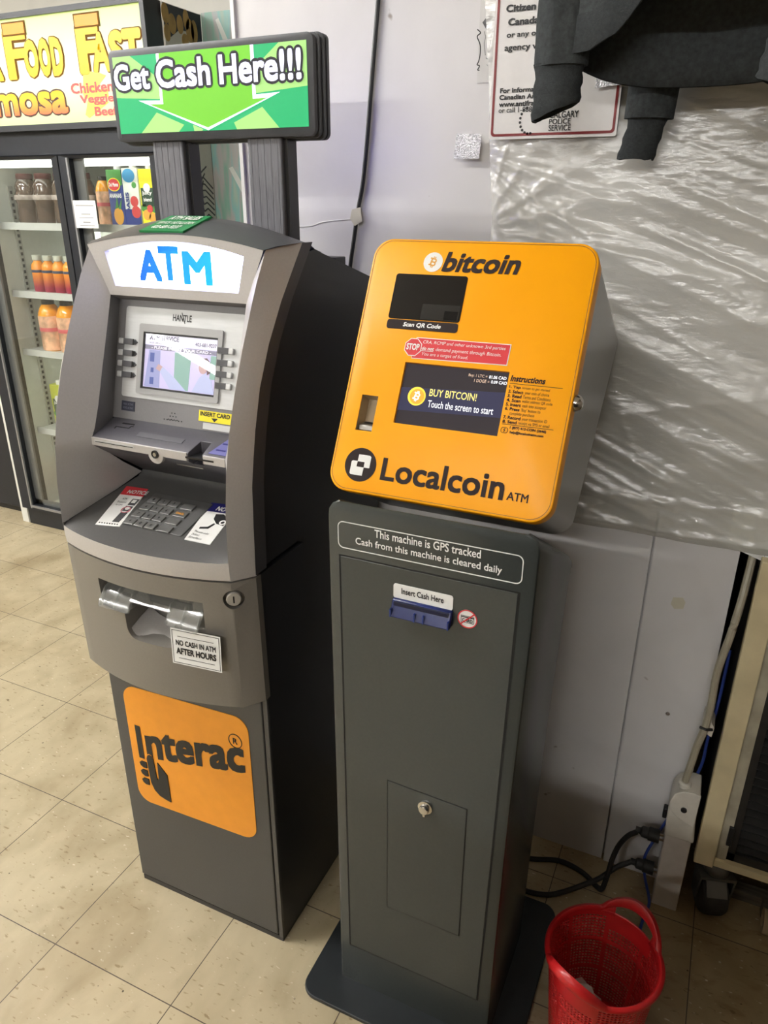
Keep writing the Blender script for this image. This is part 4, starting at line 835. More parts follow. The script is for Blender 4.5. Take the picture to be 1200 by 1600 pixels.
# white filler board, neighbour cooler, printed boards round the cooler's right end
o = obj('filler_board', MB().box(-1.598, -1.556, 1.262, 1.30, 0, 1.75), mat('white_board', (.72,.72,.66), .5), org=(-1.577,1.28,0), bevel=.002); tag(o, 'narrow white upright board between the two black coolers', 'board')
nb = thing('black_cooler', 'plain black cooler cabinet beyond the white upright board', 'cooler', (-2.1,1.6,0))
obj('cabinet', MB().box(-2.55,-1.604,1.33,1.93,.03,1.9), mat('black_cooler_paint', (.014,.016,.021)), nb, bevel=.004); obj('plinth', MB().box(-2.54,-1.61,1.345,1.92,0,.032), BLACK, nb)
sp = obj('printed_panel', MB().box(-.501,-.494,1.314,1.516,0,2.05), mat('cream_print', (.52,.50,.45), .5), org=(-.497,1.41,0)); tag(sp, 'cream side board printed with mangoes and dark grasses beside the cooler', 'board')
FX = Face((-.494,1.314,0), (0,1,0), (0,0,1))
plate('night_picture', sp, FX, [(0,2.048),(.2,2.048),(.2,1.75),(.185,1.93),(.14,1.955),(.115,1.985),(.08,1.985),(.03,1.955),(0,1.96)], mat('blue_black_print', (.02,.022,.03), .5), .0006)
plate('mango_picture', sp, FX, [disc(.010,2.02,.018,18,.030), disc(.012,1.965,.016,18,.026), disc(.042,1.995,.020,18,.030), disc(.083,2.0,.017,18,.028), disc(.118,2.02,.016,18,.030), disc(.135,1.99,.022,18,.036), disc(.158,1.99,.018,18,.036), disc(.105,1.955,.018,18,.022)], mat('mango_print', (.34,.21,.06), .5, var=.25, scale=25), .0012)
st = []
for k in range(11):
    a = k/10; y0, z0 = .195, 1.30+.19*a; st += stroke([(y0, z0), (.165-.02*a, z0+.015+.02*a), (.105+.03*math.sin(3*a), z0+.01+.05*a-.02), (.095+.07*a*a, z0+.02+.055*a)], .005)
plate('grass_picture', sp, FX, st, mat('charcoal_print', (.05,.05,.055), .5), .0012)
def teal_mat():
    m = bpy.data.materials.new('teal_print'); m.use_nodes = True; nt = m.node_tree; N = nt.nodes.new; L = nt.links.new; b = nt.nodes['Principled BSDF']
    tc = N('ShaderNodeTexCoord'); mp = N('ShaderNodeMapping'); mp.inputs['Rotation'].default_value = (0,.5,0); mp.inputs['Scale'].default_value = (16,1,3.2); n = N('ShaderNodeTexNoise'); n.inputs['Scale'].default_value = 1; n.inputs['Detail'].default_value = 2
    r = N('ShaderNodeValToRGB'); e = r.color_ramp.elements; e[0].position = .32; e[0].color = (.20,.21,.20,1); e[1].position = .72; e[1].color = (.30,.33,.31,1)
    for p, c in ((.42,(.13,.26,.20)),(.50,(.27,.25,.24)),(.57,(.14,.30,.29)),(.64,(.22,.30,.24))):
        q = e.new(p); q.color = (*c,1)
    L(tc.outputs['Object'], mp.inputs[0]); L(mp.outputs[0], n.inputs['Vector']); L(n.outputs['Fac'], r.inputs[0]); L(r.outputs[0], b.inputs['Base Color']); b.inputs['Roughness'].default_value = .5; return m
bk = obj('printed_backdrop', MB().box(-.494,.62,1.518,1.535,0,2.055), teal_mat(), org=(0,1.52,0)); tag(bk, 'teal and grey printed board standing behind the cash machine topper', 'board')
FB = front(-.35,1.518); plate('pale_band', bk, FB, [[(-.083,2.03),(-.070,2.035),(-.025,1.945),(-.045,1.94)], [(-.07,1.56),(-.052,1.565),(.0,1.485),(-.02,1.478)]], mat('pale_print', (.42,.43,.40), .5), .0006)

# ------------------------------------------------------------------ things on the wall
YW = .4065
def flatthing(name, label, cat, F, pts, m, w=.0006, w0=0, group=None, **k):
    c = F.p(sum(p[0] for p in pts)/len(pts), sum(p[1] for p in pts)/len(pts))
    mb = MB(); mb.prism([F.p(u,v,w0) for u,v in pts], [F.p(u,v,w) for u,v in pts]); o = obj(name, mb, m, None, org=tuple(c), **k); return tag(o, label, cat, group)
FW = front(0, YW)
FP = front(0, .3870)
po = flatthing('warning_poster', 'white fraud warning poster with a dark red border behind the dark hoodie', 'poster', FP, rrect(.942,1.545,1.158,1.95,.004), mat('poster_white', (.74,.72,.70), .4), .0012)
ringplate('red_border', po, FP, rrect(.9455,1.5495,1.1545,1.945,.006), rrect(.9495,1.5535,1.1505,1.941,.004), mat('dark_red_print', (.19,.018,.02), .4), .0018, .001)
letters('lettering', po, FP, [('The', .985,1.748,1.005,1.757,.02), ('Citizen and', .9605,1.7305,1.040,1.741,.045), ('Canada R', .965,1.7115,1.032,1.722,.045), ('or any other', .964,1.6925,1.038,1.703,.02), ('agency will', .9615,1.6735,1.030,1.6855,.02),
    ('For information', .9580,1.6150,1.036,1.6225,.035), ('Canadian Anti', .9575,1.6050,1.026,1.6125,.035), ('www.antifraud', .9575,1.5945,1.030,1.6025,.035), ('or call 1-888-', .9575,1.5855,1.019,1.5935,.01)], INK, .0020)
letters('crest_lettering', po, FP, [('CALGARY', 1.046,1.5745,1.094,1.5845,.015), ('POLICE', 1.046,1.5655,1.082,1.5735,.015), ('SERVICE', 1.046,1.5555,1.083,1.5645,.015)], INK, .0020)
plate('crest_edge', po, FP, [disc(1.012+.016*math.cos(a), 1.5725+.020*math.sin(a), .0022, 8) for a in [PI*.62+PI*.95*k/9 for k in range(10)]], INK, .0018, .001)
sk = flatthing('sketch_print', 'small grey portrait sketch taped left of the red-bordered poster', 'poster', FW, quad(.909,1.635,.9415,1.80), mat('sketch_paper', (.60,.59,.57), .5), .0008)
plate('hat_drawing', sk, FW, [[(.914,1.724),(.924,1.734),(.9415,1.741),(.9415,1.712),(.931,1.709),(.921,1.714)]], mat('graphite', (.12,.12,.12), .6, var=.4, scale=90), .0012, .0006)
plate('pencil_lines', sk, FW, stroke([(.918,1.711),(.921,1.703),(.919,1.693),(.922,1.676)], .0009)+stroke([(.926,1.703),(.933,1.703)], .0016)+stroke([(.930,1.697),(.929,1.688),(.933,1.686)], .0008)+stroke([(.923,1.672),(.930,1.669),(.937,1.672)], .0012)+stroke([(.925,1.662),(.931,1.658),(.938,1.662)], .0009), mat('graphite_line', (.16,.16,.16), .6), .0012, .0006)
st = obj('black_string', MB().tube(smooth_path([(.9105,.392,1.712),(.9165,.391,1.7065),(.911,.391,1.7015),(.9165,.391,1.690),(.9175,.391,1.676),(.9155,.391,1.6655),(.9130,.391,1.6605),(.9175,.391,1.6585),(.9145,.391,1.6530),(.9175,.391,1.6520)], 5), .0009, 6), INK, org=(.915,.39,1.68)); tag(st, 'crinkled bit of black string stuck beside the portrait sketch', 'string')

# clear plastic sheet taped over the right half of the wall
def hsh(i, j): 
    n = (i*374761393 + j*668265263) & 0xffffffff; n = ((n ^ (n >> 13))*1274126177) & 0xffffffff; return ((n ^ (n >> 16)) & 0xffff)/65535
def vn(x, y):
    i, j = math.floor(x), math.floor(y); fx, fy = x-i, y-j; fx = fx*fx*(3-2*fx); fy = fy*fy*(3-2*fy)
    return (hsh(i,j)*(1-fx)+hsh(i+1,j)*fx)*(1-fy) + (hsh(i,j+1)*(1-fx)+hsh(i+1,j+1)*fx)*fy
def ridge(x, y): return (1-abs(2*vn(x,y)-1))**3
def sheet_h(x, z):
    h = 0
    for ax, az, n, s, r0 in ((.905,1.53,15,3,.55), (.90,1.95,17,9,.5), (.935,1.40,10,14,.4), (2.1,1.3,20,21,.9)):
        dx, dz = x-ax, z-az; d = math.hypot(dx,dz)+1e-4; th = math.atan2(dz,dx)
        h += .011*ridge(th*n/3.14*1.6+s, d*1.1+s)*math.exp(-d/r0)*min(1,d/.06)
    u = x*.93 - z*-.36; v = z*.93 + x*.36                   # long folds falling to the right
    h += .011*ridge(u*1.4+3, v*8+1) + .007*ridge(u*2.2+8, v*22) + .0024*ridge(u*4+2, v*46+4) + .0009*ridge(u*9+5, v*90+4)
    h += .003*ridge(x*30, z*26)*max(0, 1-abs(z-.90)/.07)
    if z < .955: h += .004*math.exp(-((z-.93)/.008)**2) + .004*math.exp(-((z-.87)/.006)**2)
    return h
def sst(a, b, t): t = max(0, min(1, (t-a)/(b-a))); return t*t*(3-2*t)
PLAS = clear('milky_plastic_sheet', (.955,.955,.93), .09, .25, .33, (.82,.81,.76), .30, 26, (1.3,1,3.4))
NX, NZ = 300, 300; mb = MB(); grid = []
for j in range(NZ+1):
    row = []
    for i in range(NX+1):
        s, q = i/NX, j/NZ
        xl = .893 + .058*max(0,min(1,(1.95-(.845+1.2*q))/.55)) + .006*vn(q*14,3); zb = .862 - .012*min(1,max(0,(s*1.25)/.2)) + .004*vn(s*30,5)
        x = xl + (2.2-xl)*s**1.1; z = zb + (2.05-zb)*q
        edge = min(1, s*NX/6, q*NZ/4)
        lim = 1 - .58*max(sst(.84,.94,x)*(1-sst(1.16,1.26,x))*sst(1.42,1.55,z), sst(1.06,1.16,x)*(1-sst(1.5,1.62,x))*sst(1.40,1.54,z)) - .30*(1-sst(1.16,1.30,x))*sst(1.0,1.12,z)*(1-sst(1.28,1.40,z))
        y = .4005 - min(.026, sheet_h(x, z))*(.25+.75*edge)*lim
        row.append((x, y, z))
    grid.append(row)
mb.loft(grid, False); ps = obj('plastic_sheet', mb, PLAS, org=(1.5,.4,.85), angle=180); tag(ps, 'wrinkled clear plastic sheet taped over the wall beside the yellow kiosk', 'plastic sheet')
pp = flatthing('paper_sheet', 'white paper with pencil scribbles hanging below the plastic sheet edge', 'paper', front(0,.3975), [(1.440,.858),(1.470,.851),(1.515,.836),(1.62,.832),(1.62,.95),(1.44,.95)], WHITE, .0006)
plate('scribble', pp, front(0,.3975), stroke([(1.481,.858),(1.488,.853),(1.490,.861),(1.497,.851),(1.500,.858),(1.507,.850)], .0008), mat('graphite_line', (.16,.16,.16)), .0010, .0003)
GLIT = mat('glitter_tape', (.66,.66,.68), .22, .55, var=.5, scale=420, bump=1.0, bscale=500)
flatthing('tape_piece', 'square of silver glitter tape left of the poster corner', 'tape', front(0,.3935), [(.8765,1.5165),(.924,1.5155),(.9265,1.555),(.8805,1.557)], GLIT, .0006)
flatthing('tape_piece', 'strip of silver glitter tape over the poster border beside the sleeve', 'tape', front(0,.382), [(1.117,1.6145),(1.158,1.618),(1.157,1.638),(1.118,1.632)], GLIT, .0006)
# black cable up the wall with its bit of beige tape
cb = obj('wall_cable', MB().tube(smooth_path([(.738,.401,2.05),(.730,.401,1.86),(.722,.401,1.772),(.710,.401,1.66),(.700,.401,1.56),(.690,.401,1.48),(.6785,.401,1.428),(.668,.401,1.37),(.660,.401,1.322),(.656,.401,1.26),(.652,.401,1.10),(.65,.401,.6),(.65,.401,.02)], 6), .0042, 8), BLACK, org=(.66,.4,.02)); tag(cb, 'thin black cable hanging down the wall behind the cash machine', 'cable')
flatthing('tape_piece', 'square of beige tape holding the thin black wall cable', 'tape', front(0,.3965), [(.6635,1.4135),(.6735,1.4005),(.6905,1.4095),(.686,1.4345),(.668,1.431)], mat('beige_tape', (.56,.53,.42), .5), .0007)
pc = obj('wall_crease', MB().tube(smooth_path([(.53,.4068,1.396),(.57,.4066,1.399),(.60,.4066,1.407),(.665,.4068,1.413)], 5), .0012, 6), WALLM); pc['kind'] = 'structure'; pc.name = 'trim_2'
sc = obj('wall_screw', MB().lathe([(.004,0),(.0045,.002),(.003,.004),(0,.004)], (1.396,.4025,.4565), 12, 'y'), STEEL, org=(1.396,.402,.4565)); tag(sc, 'small screw head low on the white wall panel', 'screw')
plate('stain', None, front(0,.4030), [(1.366,.728),(1.384,.731),(1.390,.722),(1.388,.707),(1.372,.703),(1.364,.712)], mat('yellowed_paint', (.56,.53,.42), .5), .0003).name = 'trim_3'
bpy.data.objects['trim_3']['kind'] = 'structure'

# hoodies
FAB = mat('charcoal_fleece', (.046,.051,.053), .95, 0, var=.22, scale=140, bump=.5, bscale=900, spec=.15)
FABD = mat('charcoal_fleece_inside', (.032,.033,.033), .95, 0, var=.2, scale=160, bump=.5, bscale=900, spec=.1)
RIB = mat('charcoal_ribbing', (.038,.042,.044), .95, 0, var=.15, scale=200, bump=.5, bscale=700, spec=.15)
def sleeve(par, pts, r0, name='sleeve', m=FAB, flat=.72, seedk=0):
    P = smooth_path(pts, 7); mb = MB(); rings = []; n = 28
    for k, p in enumerate(P):
        f = k/(len(P)-1); r = r0[0]+(r0[1]-r0[0])*f; d = (P[min(k+1,len(P)-1)]-P[max(k-1,0)]).normalized(); ax = Vector((1,0,0)); ax = (ax-d*ax.dot(d)).normalized(); ay = d.cross(ax)
        rings.append([p + ax*r*math.cos(2*PI*i/n)*(1+.10*(vn(i*.5+seedk, f*6)-.5)) + ay*r*flat*math.sin(2*PI*i/n)*(1+.25*(vn(i*.6+9+seedk, f*7)-.5)) for i in range(n)])
    mb.loft(rings, True); 
    inner = [[p0+(c-p0)*.06 for p0 in rings[-1]] for c in [sum(rings[-1], Vector())/n]]; inner2 = [p + (P[-3]-P[-1]).normalized()*.03 for p in inner[0]]
    mb.loft([rings[-1], inner[0], inner2], True)
    return obj(name, mb, m, par, angle=60)
def cuff(par, a, b, r, tilt, seedk=0):
    a = Vector(a); b = Vector(b); n = 28; mb = MB(); rings = []
    for k in range(9):
        f = k/8; p = a.lerp(b, f); w = 1.10 if k == 0 else (1.0 + .04*math.sin(k*1.9+seedk))
        rings.append([p + Vector((r*w*math.cos(2*PI*i/n), r*.62*w*math.sin(2*PI*i/n)*(1+.2*(vn(i*.7+seedk,f*3)-.5)), tilt*f*math.cos(2*PI*i/n) + .004*(vn(i*.5, 5+seedk)-.5)*f)) for i in range(n)])
    c = sum(rings[-1], Vector())/n; i1 = [p+(c-p)*.10 for p in rings[-1]]; i2 = [p+(c-p)*.10 + (a-b).normalized()*.045 for p in rings[-1]]
    mb.loft(rings+[i1,i2], True); return obj('cuff', mb, RIB, par, angle=60)
hd = thing('hoodie', 'dark grey zipped hoodie hanging open hem above the plastic sheet', 'hoodie', (1.283,.27,1.6), 'hanging dark hoodies')
cx, cy = 1.283, .262; n = 72; rings = []
def hem(a):
    s, c = math.sin(a), math.cos(a)
    if s < 0:                                # front, lifted towards the zip
        return lerp_tab([(0,1.694),(.30,1.699),(.36,1.692),(.40,1.680),(.475,1.660),(.7,1.642),(1,1.640)], abs(c))
    return 1.601 + .043*abs(c)**2.6
for k in range(13):
    f = k/12; rg = []
    for i in range(n):
        a = 2*PI*i/n; z0 = hem(a); z = z0 + (2.05-z0)*f; hw = .196 + .014*f; dp = (.062 if math.sin(a) < 0 else .05)*(1-.2*f)
        wv = 1 + .16*(vn(i*.45, f*3+2)-.5)
        rg.append(Vector((cx + hw*math.copysign(abs(math.cos(a))**.8, math.cos(a))*(1+.03*(vn(i*.3, f*4)-.5)), cy + dp*math.sin(a)*wv, z)))
    rings.append(rg)
mb = MB(); mb.loft(rings, True); bo = obj('body', mb, FAB, hd, angle=60)
sd = bo.modifiers.new('thick', 'SOLIDIFY'); sd.thickness = .004; sd.offset = -1
hb = MB(); hr = []
for dz, g in ((-.001,1.008),(.0,1.016),(.042,1.016),(.046,1.004)):
    rr = []
    for i in range(n):
        a = 2*PI*i/n; p = rings[0][i]; q = rings[1][i]; d = (q-p).normalized(); b = p + d*dz; rr.append(Vector((cx+(b.x-cx)*g, cy+(b.y-cy)*g, b.z)))
    hr.append(rr)
hb.loft(hr, True); obj('hem_band', hb, RIB, hd, angle=60)
zp = MB(); zp.box(cx-.0035, cx+.0035, cy-.0705, cy-.064, 1.70, 2.05); obj('zip', zp, BLACK, hd); zz = MB(); zz.box(cx-.0045, cx+.0045, cy-.073, cy-.066, 1.698, 1.716); obj('zip_pull', zz, CHROME, hd, bevel=.001)
sleeve(hd, [(1.105,.262,2.02),(1.098,.255,1.85),(1.090,.252,1.73),(1.0895,.250,1.628)], (.048,.0385), seedk=1)
cuff(hd, (1.0875,.250,1.632), (1.0865,.250,1.5685), .0355, .013, 1)
sleeve(hd, [(1.46,.26,2.02),(1.44,.235,1.85),(1.415,.205,1.70),(1.400,.200,1.645)], (.050,.042), seedk=5)
cuff(hd, (1.401,.200,1.648), (1.392,.198,1.578), .038, -.016, 4)
hg = MB().tube(smooth_path([(1.10,.275,2.02),(1.2,.275,2.10),(1.283,.275,2.13),(1.37,.275,2.10),(1.46,.275,2.02)], 5), .008, 8); hg.tube([(1.283,.275,2.13),(1.283,.275,2.20),(1.283,.33,2.225),(1.283,.408,2.22)], .003, 6); obj('hanger', hg, BLACK, hd)
h2 = thing('hoodie', 'second dark hoodie, only one sleeve visible below the front hoodie hem', 'hoodie', (1.27,.355,1.6), 'hanging dark hoodies')
sleeve(h2, [(1.205,.353,2.00),(1.211,.353,1.80),(1.2125,.353,1.66),(1.2095,.353,1.565)], (.042,.036), seedk=8)
cuff(h2, (1.2095,.353,1.568), (1.1965,.353,1.5085), .0285, -.001, 7)
rg = []
for k in range(6):
    f = k/5; rg.append([Vector((1.30+.15*math.cos(2*PI*i/40), .350+.022*math.sin(2*PI*i/40)*(1+.2*(vn(i*.5,f*3)-.5)), 1.665+.38*f)) for i in range(40)])
mb = MB(); mb.loft(rg, True); obj('body', mb, FAB, h2, angle=60)
hg = MB().tube([(1.2,.362,2.03),(1.30,.362,2.10),(1.42,.362,2.03)], .007, 8); hg.tube([(1.30,.362,2.10),(1.30,.362,2.17),(1.30,.41,2.18)], .003, 6); obj('hanger', hg, BLACK, h2)

# ------------------------------------------------------------------ power bar, cords, conduit
pb = thing('power_bar', 'white upright power bar standing at the end of the wall panel', 'power bar', (1.46,.36,0))
CRE = mat('aged_white_plastic', (.60,.57,.50), .4, var=.08, scale=30)
obj('body', MB().box(1.434,1.486,.330,.391,0,.214), mat('white_alloy_channel', (.60,.56,.52), .4, var=.06, scale=40), pb, bevel=.0015)
hm = MB(); A = [(1.430+.052*k/8 if False else 0,0) for k in range(1)]
hp = [(1.432,.205),(1.490,.205),(1.490,.218),(1.486,.222),(1.484,.335),(1.470,.337),(1.452,.334),(1.438,.322),(1.431,.300),(1.430,.262)]
hm.prism([(x,.327,z) for x,z in hp], [(x,.391,z) for x,z in hp]); obj('end_housing', hm, CRE, pb, bevel=.003)
lp = [(1.484,.250),(1.485,.335),(1.470,.338),(1.452,.335),(1.437,.323),(1.430,.300),(1.433,.282),(1.446,.266),(1.464,.256)]
hm = MB(); hm.prism([(x,.323,z) for x,z in lp], [(x,.328,z) for x,z in lp]); obj('raised_cover', hm, CRE, pb, bevel=.0015)
obj('breaker_button', MB().lathe([(.006,0),(.006,.004),(.004,.005),(0,.005)], (1.459,.3235,.290), 14, 'y'), BLACK, pb)
obj('cable_gland', MB().lathe([(.013,0),(.013,.008),(.010,.012),(0,.012)], (1.452,.345,.333), 16), CRE, pb)
obj('power_switch', MB().box(1.422,1.4305,.345,.362,.232,.258), BLACK, pb, bevel=.002)
cd = obj('grey_conduit', MB().tube(smooth_path([(1.505,.53,1.08),(1.500,.48,.97),(1.491,.428,.868),(1.4875,.402,.822),(1.4835,.375,.765),(1.476,.350,.70),(1.467,.345,.62),(1.4685,.345,.54),(1.467,.345,.49),(1.460,.345,.44),(1.456,.345,.395),(1.4515,.345,.345)], 6), .0072, 10), mat('grey_pvc', (.36,.33,.25), .45, var=.1), org=(1.45,.345,.34)); tag(cd, 'thick grey cable running down the wall edge into the power bar', 'cable')
cl = thing('cable_clip', 'white wall clip holding the thick grey cable with a black tie', 'clip', (1.468,.36,.485))
hm = MB(); hm.prism([(x,.352,z) for x,z in [(1.462,.50),(1.476,.498),(1.484,.485),(1.482,.462),(1.462,.472)]], [(x,.40,z) for x,z in [(1.462,.50),(1.476,.498),(1.484,.485),(1.482,.462),(1.462,.472)]]); obj('bracket', hm, CRE, cl, bevel=.001)
obj('tie', MB().tube([(1.4565,.3385,.4895),(1.468,.3355,.489),(1.480,.342,.488)], .0028, 8), BLACK, cl)
def cord(label, pts, plug, r=.0058):
    t = thing('appliance_lead', label, 'power cord', pts[0], 'black power cords')
    obj('cable', MB().tube(smooth_path(pts, 7), r, 10), RUBBER, t)
    x, y, z = plug; mb = MB(); mb.tube([(x-.022,y,z),(x-.012,y,z),(x-.008,y,z),(x+.004,y,z),(x+.006,y,z),(x+.028,y,z)], [.007,.0075,.012,.0125,.015,.015], 12); obj('plug', mb, RUBBER, t, angle=40)
    pr = MB(); pr.box(x+.027,x+.037,y-.008,y-.006,z-.003,z+.003).box(x+.027,x+.037,y+.006,y+.008,z-.003,z+.003); obj('prongs', pr, CHROME, t); return t
cord('black power cord lying along the floor to the lower socket', [(1.10,.246,.0065),(1.165,.236,.0065),(1.215,.245,.0065),(1.248,.268,.0065),(1.286,.293,.0195),(1.318,.318,.030),(1.350,.340,.058),(1.378,.350,.078)], (1.398,.350,.080))
cord('black power cord looping up to the upper socket of the power bar', [(1.11,.318,.0065),(1.16,.328,.0065),(1.223,.351,.0065),(1.277,.342,.0065),(1.316,.316,.0068),(1.328,.312,.010),(1.334,.322,.040),(1.3385,.332,.085),(1.347,.336,.126),(1.362,.340,.158),(1.378,.342,.175)], (1.397,.343,.181))
bl = obj('blue_cable', MB().tube(smooth_path([(1.490,.47,.60),(1.487,.43,.50),(1.480,.405,.42),(1.4795,.400,.36),(1.468,.3965,.30),(1.445,.3965,.22),(1.418,.375,.143),(1.404,.362,.09),(1.412,.352,.045),(1.430,.326,.0035),(1.422,.272,.003),(1.418,.22,.003)], 6), .0032, 8), mat('blue_cable', (.03,.06,.28), .4), org=(1.42,.3,0)); tag(bl, 'thin blue network cable behind the white power bar', 'cable')

# ------------------------------------------------------------------ red basket
def basket():
    c = Vector((1.3615,-.016,0)); H = .215; R0, R1 = .076, .0945
    t = thing('plastic_basket', 'red woven plastic waste basket with two handles beside the kiosk base', 'basket', tuple(c))
    m = mat('red_plastic', (.50,.012,.014), .35, var=.06, coat=.2)
    NC, NR = 176, 62; ax = math.radians(64)
    def P(i, j, rr=0):
        a = 2*PI*((i//2) + (.40 if i % 2 else 0))*2/NC; f = ((j//2) + (.40 if j % 2 else 0))*2/NR; r = R0+(R1-R0)*f + rr
        return c + Vector((r*math.cos(a), r*math.sin(a), .004+H*f))
    mb = MB(); mb.v = [tuple(P(i,j)) for j in range(NR+1) for i in range(NC)]
    for j in range(NR):
        for i in range(NC):
            band = j < 3 or j > NR-5 or j in (20,21,40,41)
            rib = (i//2) % 11 == 0
            da = abs(((2*PI*(i+.5)/NC - ax + PI/2) % PI) - PI/2)
            grip = da < .46 and j > NR-13
            if i % 2 == 1 and j % 2 == 1 and not band and not rib and not grip: continue
            k = (i+1) % NC; mb.f.append((j*NC+i, j*NC+k, (j+1)*NC+k, (j+1)*NC+i))
    w = obj('woven_wall', mb, m, t, angle=60); s = w.modifiers.new('thick', 'SOLIDIFY'); s.thickness = .0022; s.offset = 0
    bt = MB(); bt.lathe([(0,.002),(R0,.002),(R0+.001,.006),(0,.006)], tuple(c), 60); obj('bottom', bt, m, t)
    # rim rising over each grip; the grip is an opening between rim and wall
    def lift(a):
        d = abs(((a-ax+PI/2) % PI)-PI/2); return .031*max(0,math.cos(min(d/.66,1)*PI/2))**.85 if d < .66 else 0
    N2 = 160; rings = []
    for dr, dz in ((-.0015,-.004),(.0055,-.006),(.0085,-.001),(.0065,.0045),(.001,.006),(-.0025,.002)):
        rings.append([c + Vector(((R1+dr*(1+lift(a)*18)+lift(a)*.25)*math.cos(a), (R1+dr*(1+lift(a)*18)+lift(a)*.25)*math.sin(a), .004+H+dz*(1+lift(a)*36)+lift(a))) for a in [2*PI*k/N2 for k in range(N2)]])
    rm = MB(); rm.loft(rings+[rings[0]], True); obj('rim', rm, m, t, angle=60)
    for s_ in (0, PI):
        gp = MB(); up = []; dn = []
        for sg in (-1, 1):                   # cheeks closing the opening at both ends
            rr = []
            for k in range(6):
                a = ax+s_+sg*(.40+.26*k/5); lo = .004+H-.006; hi = .004+H+lift(a)
                rr.append([c+Vector(((R1-.001)*math.cos(a),(R1-.001)*math.sin(a),lo)), c+Vector(((R1+.003+lift(a)*.25)*math.cos(a),(R1+.003+lift(a)*.25)*math.sin(a),hi))])
            gp.loft(rr, False)
        g = obj('handle', gp, m, t, angle=60); q = g.modifiers.new('thick', 'SOLIDIFY'); q.thickness = .004; q.offset = 0
    return c
bc = basket()
for i, (dx, dy, rz, tl, lb) in enumerate(((-.014,.036,.9,1.1,'crumpled white receipt standing up inside the red basket'), (.012,-.026,1.3,.10,'flat white paper scrap lying inside the red basket'))):
    mb = MB(); rows = []
    for a in range(7): rows.append([Vector(((a/6-.5)*.085, (b/6-.5)*.055, .012*math.sin(a*1.1+b*.8+i)+.004*vn(a*2,b*2))) for b in range(7)])
    M = Matrix.Translation(bc+Vector((dx,dy,.010+.030*math.sin(tl)+.014))) @ Matrix.Rotation(rz,4,'Z') @ Matrix.Rotation(tl,4,'Y')
    mb.loft([[M@p for p in r] for r in rows], False); o = obj('paper_scrap', mb, WHITE, org=tuple(bc+Vector((dx,dy,.01))), angle=60); tag(o, lb, 'paper'); s = o.modifiers.new('thick','SOLIDIFY'); s.thickness = .0006

# ------------------------------------------------------------------ cream cabinet on castors at the right edge
ct = thing('wheeled_cabinet', 'cream steel cabinet on castors with a black louvred grille', 'cabinet', (1.85,.6,0))
CRM = mat('cream_enamel', (.62,.53,.33), .45, 0, var=.10, scale=18)
CRM2 = mat('grimy_cream_enamel', (.36,.33,.25), .5, 0, var=.2, scale=22)
obj('front_post', MB().box(1.499,1.5375,.343,.368,.142,.862), CRM, ct, bevel=.002)
obj('post_return', MB().box(1.5375,1.559,.357,.372,.150,.862), CRM2, ct)
obj('bottom_rail', MB().box(1.5375,2.3,.350,.385,.142,.160), CRM, ct, bevel=.001)
obj('side_panel', MB().box(1.502,1.512,.368,.95,.150,.825), mat('dark_cabinet_side', (.05,.045,.038), .6), ct)
obj('carcass', MB().box(1.512,2.3,.44,.95,.165,.825), BLACK, ct)
obj('base_frame', MB().box(1.512,2.3,.375,.95,.155,.172), BLACK, ct)
gm = MB()
GB = mat('black_louvre', (.016,.015,.014), .5, var=.25, scale=50)
obj('grille_frame', MB().box(1.559,1.574,.362,.44,.160,.825).box(1.559,2.3,.362,.44,.160,.180), GB, ct)
for k in range(31): gm.prism([(1.574,.366,.186+.02*k),(1.574,.370,.181+.02*k),(1.574,.402,.194+.02*k),(1.574,.398,.199+.02*k)], [(2.3,.366,.186+.02*k),(2.3,.370,.181+.02*k),(2.3,.402,.194+.02*k),(2.3,.398,.199+.02*k)])
obj('louvre_slats', gm, GB, ct, flat=True)
obj('latch', MB().box(1.552,1.562,.352,.360,.205,.255), BLACK, ct, bevel=.001)
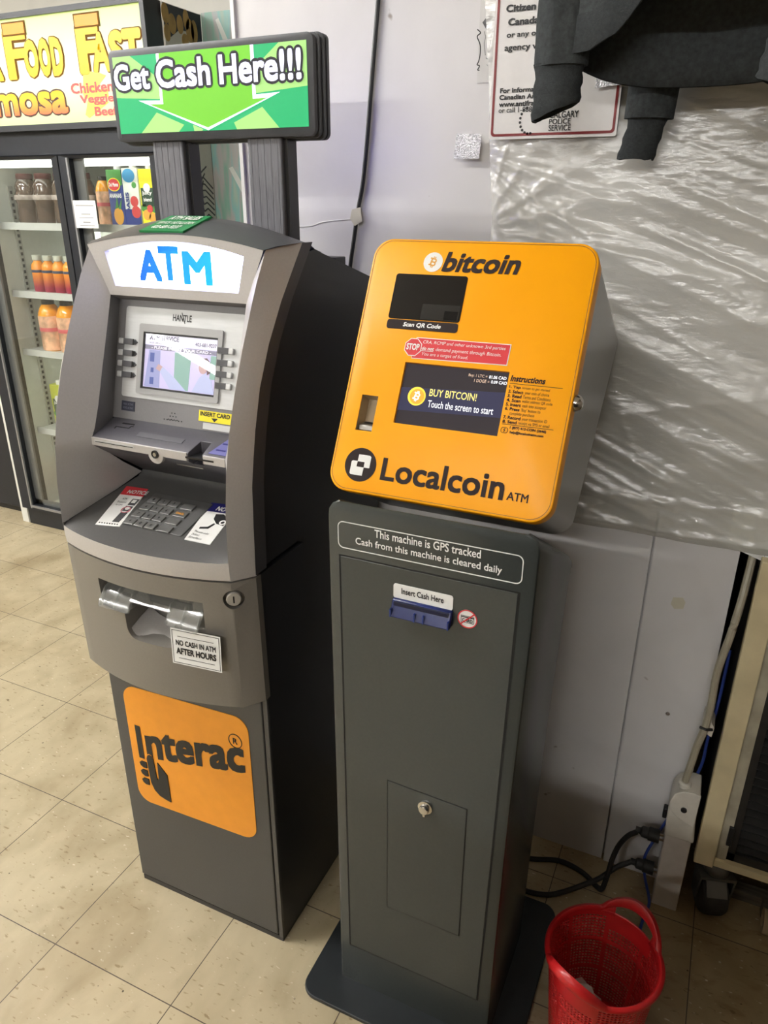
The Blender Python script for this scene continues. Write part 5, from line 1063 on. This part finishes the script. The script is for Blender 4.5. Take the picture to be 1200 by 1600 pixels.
for x, y in ((1.548,.372),(1.548,.86),(2.22,.372),(2.22,.86)):
    d = Vector((.96,.28,0)) if y < .5 else Vector((1,0,0)); 
    wm = MB(); wm.lathe([(0,-.030),(.030,-.030),(.040,-.026),(.0455,-.017),(.0465,-.008),(.0465,.008),(.0455,.017),(.040,.026),(.030,.030),(0,.030)], (0,0,0), 32, 'x')
    q = d.to_track_quat('X','Z'); wm.v = [tuple(q @ Vector(p) + Vector((x,y,.0470))) for p in wm.v]
    co = obj('castor', wm, mat('scuffed_rubber', (.022,.019,.016), .6, var=.5, scale=50), ct)
    fk = MB()
    for s in (-1, 1): fk.prism([(s*.033,-.014,.040),(s*.033,.014,.040),(s*.033,.020,.108),(s*.033,-.024,.108)], [(s*.037,-.014,.040),(s*.037,.014,.040),(s*.037,.020,.108),(s*.037,-.024,.108)])
    fk.box(-.037,.037,-.024,.020,.105,.112); fk.lathe([(.022,.110),(.026,.116),(.026,.130),(.018,.142)], (0,0,0), 18)
    fk.v = [tuple(q @ Vector(p) + Vector((x,y,0))) for p in fk.v]; obj('castor_fork', fk, mat('dull_zinc', (.12,.115,.10), .45, .6, var=.2), co)
    bk = MB(); bk.prism([(-.024,-.046,.080),(.018,-.046,.080),(.018,-.020,.106),(-.024,-.020,.106)], [(-.024,-.043,.077),(.018,-.043,.077),(.018,-.018,.102),(-.024,-.018,.102)]); bk.v = [tuple(q @ Vector(p) + Vector((x,y,0))) for p in bk.v]; obj('brake_plate', bk, mat('dark_steel_plate', (.09,.085,.075), .35, .7), co)
WD = mat('grey_brown_board', (.09,.075,.055), .7, var=.45, scale=12, stretch=(1,14,14))
for i, (x0, x1, y0, y1, z1, lb) in enumerate(((1.572,1.70,.420,.448,.030,'short dark wooden board on the floor behind the castor'), (1.655,1.95,.392,.418,.034,'worn wooden board on the floor under the cream cabinet'))):
    o = obj('wooden_board', MB().box(x0,x1,y0,y1,0,z1), WD, org=((x0+x1)/2,(y0+y1)/2,0), bevel=.002); tag(o, lb, 'board', 'boards under the cream cabinet')
rl = MB(); rl.lathe([(.012,0),(.026,0),(.026,.09),(.012,.09),(.012,0)], (1.655,.362,.026), 24, 'x', False); rl.v = [tuple(Vector(p)) for p in rl.v]
o = obj('paper_roll', rl, mat('kraft_card', (.40,.31,.19), .7, var=.15), org=(1.69,.362,0)); tag(o, 'short cardboard roll lying on the floor at the cream cabinet', 'roll')
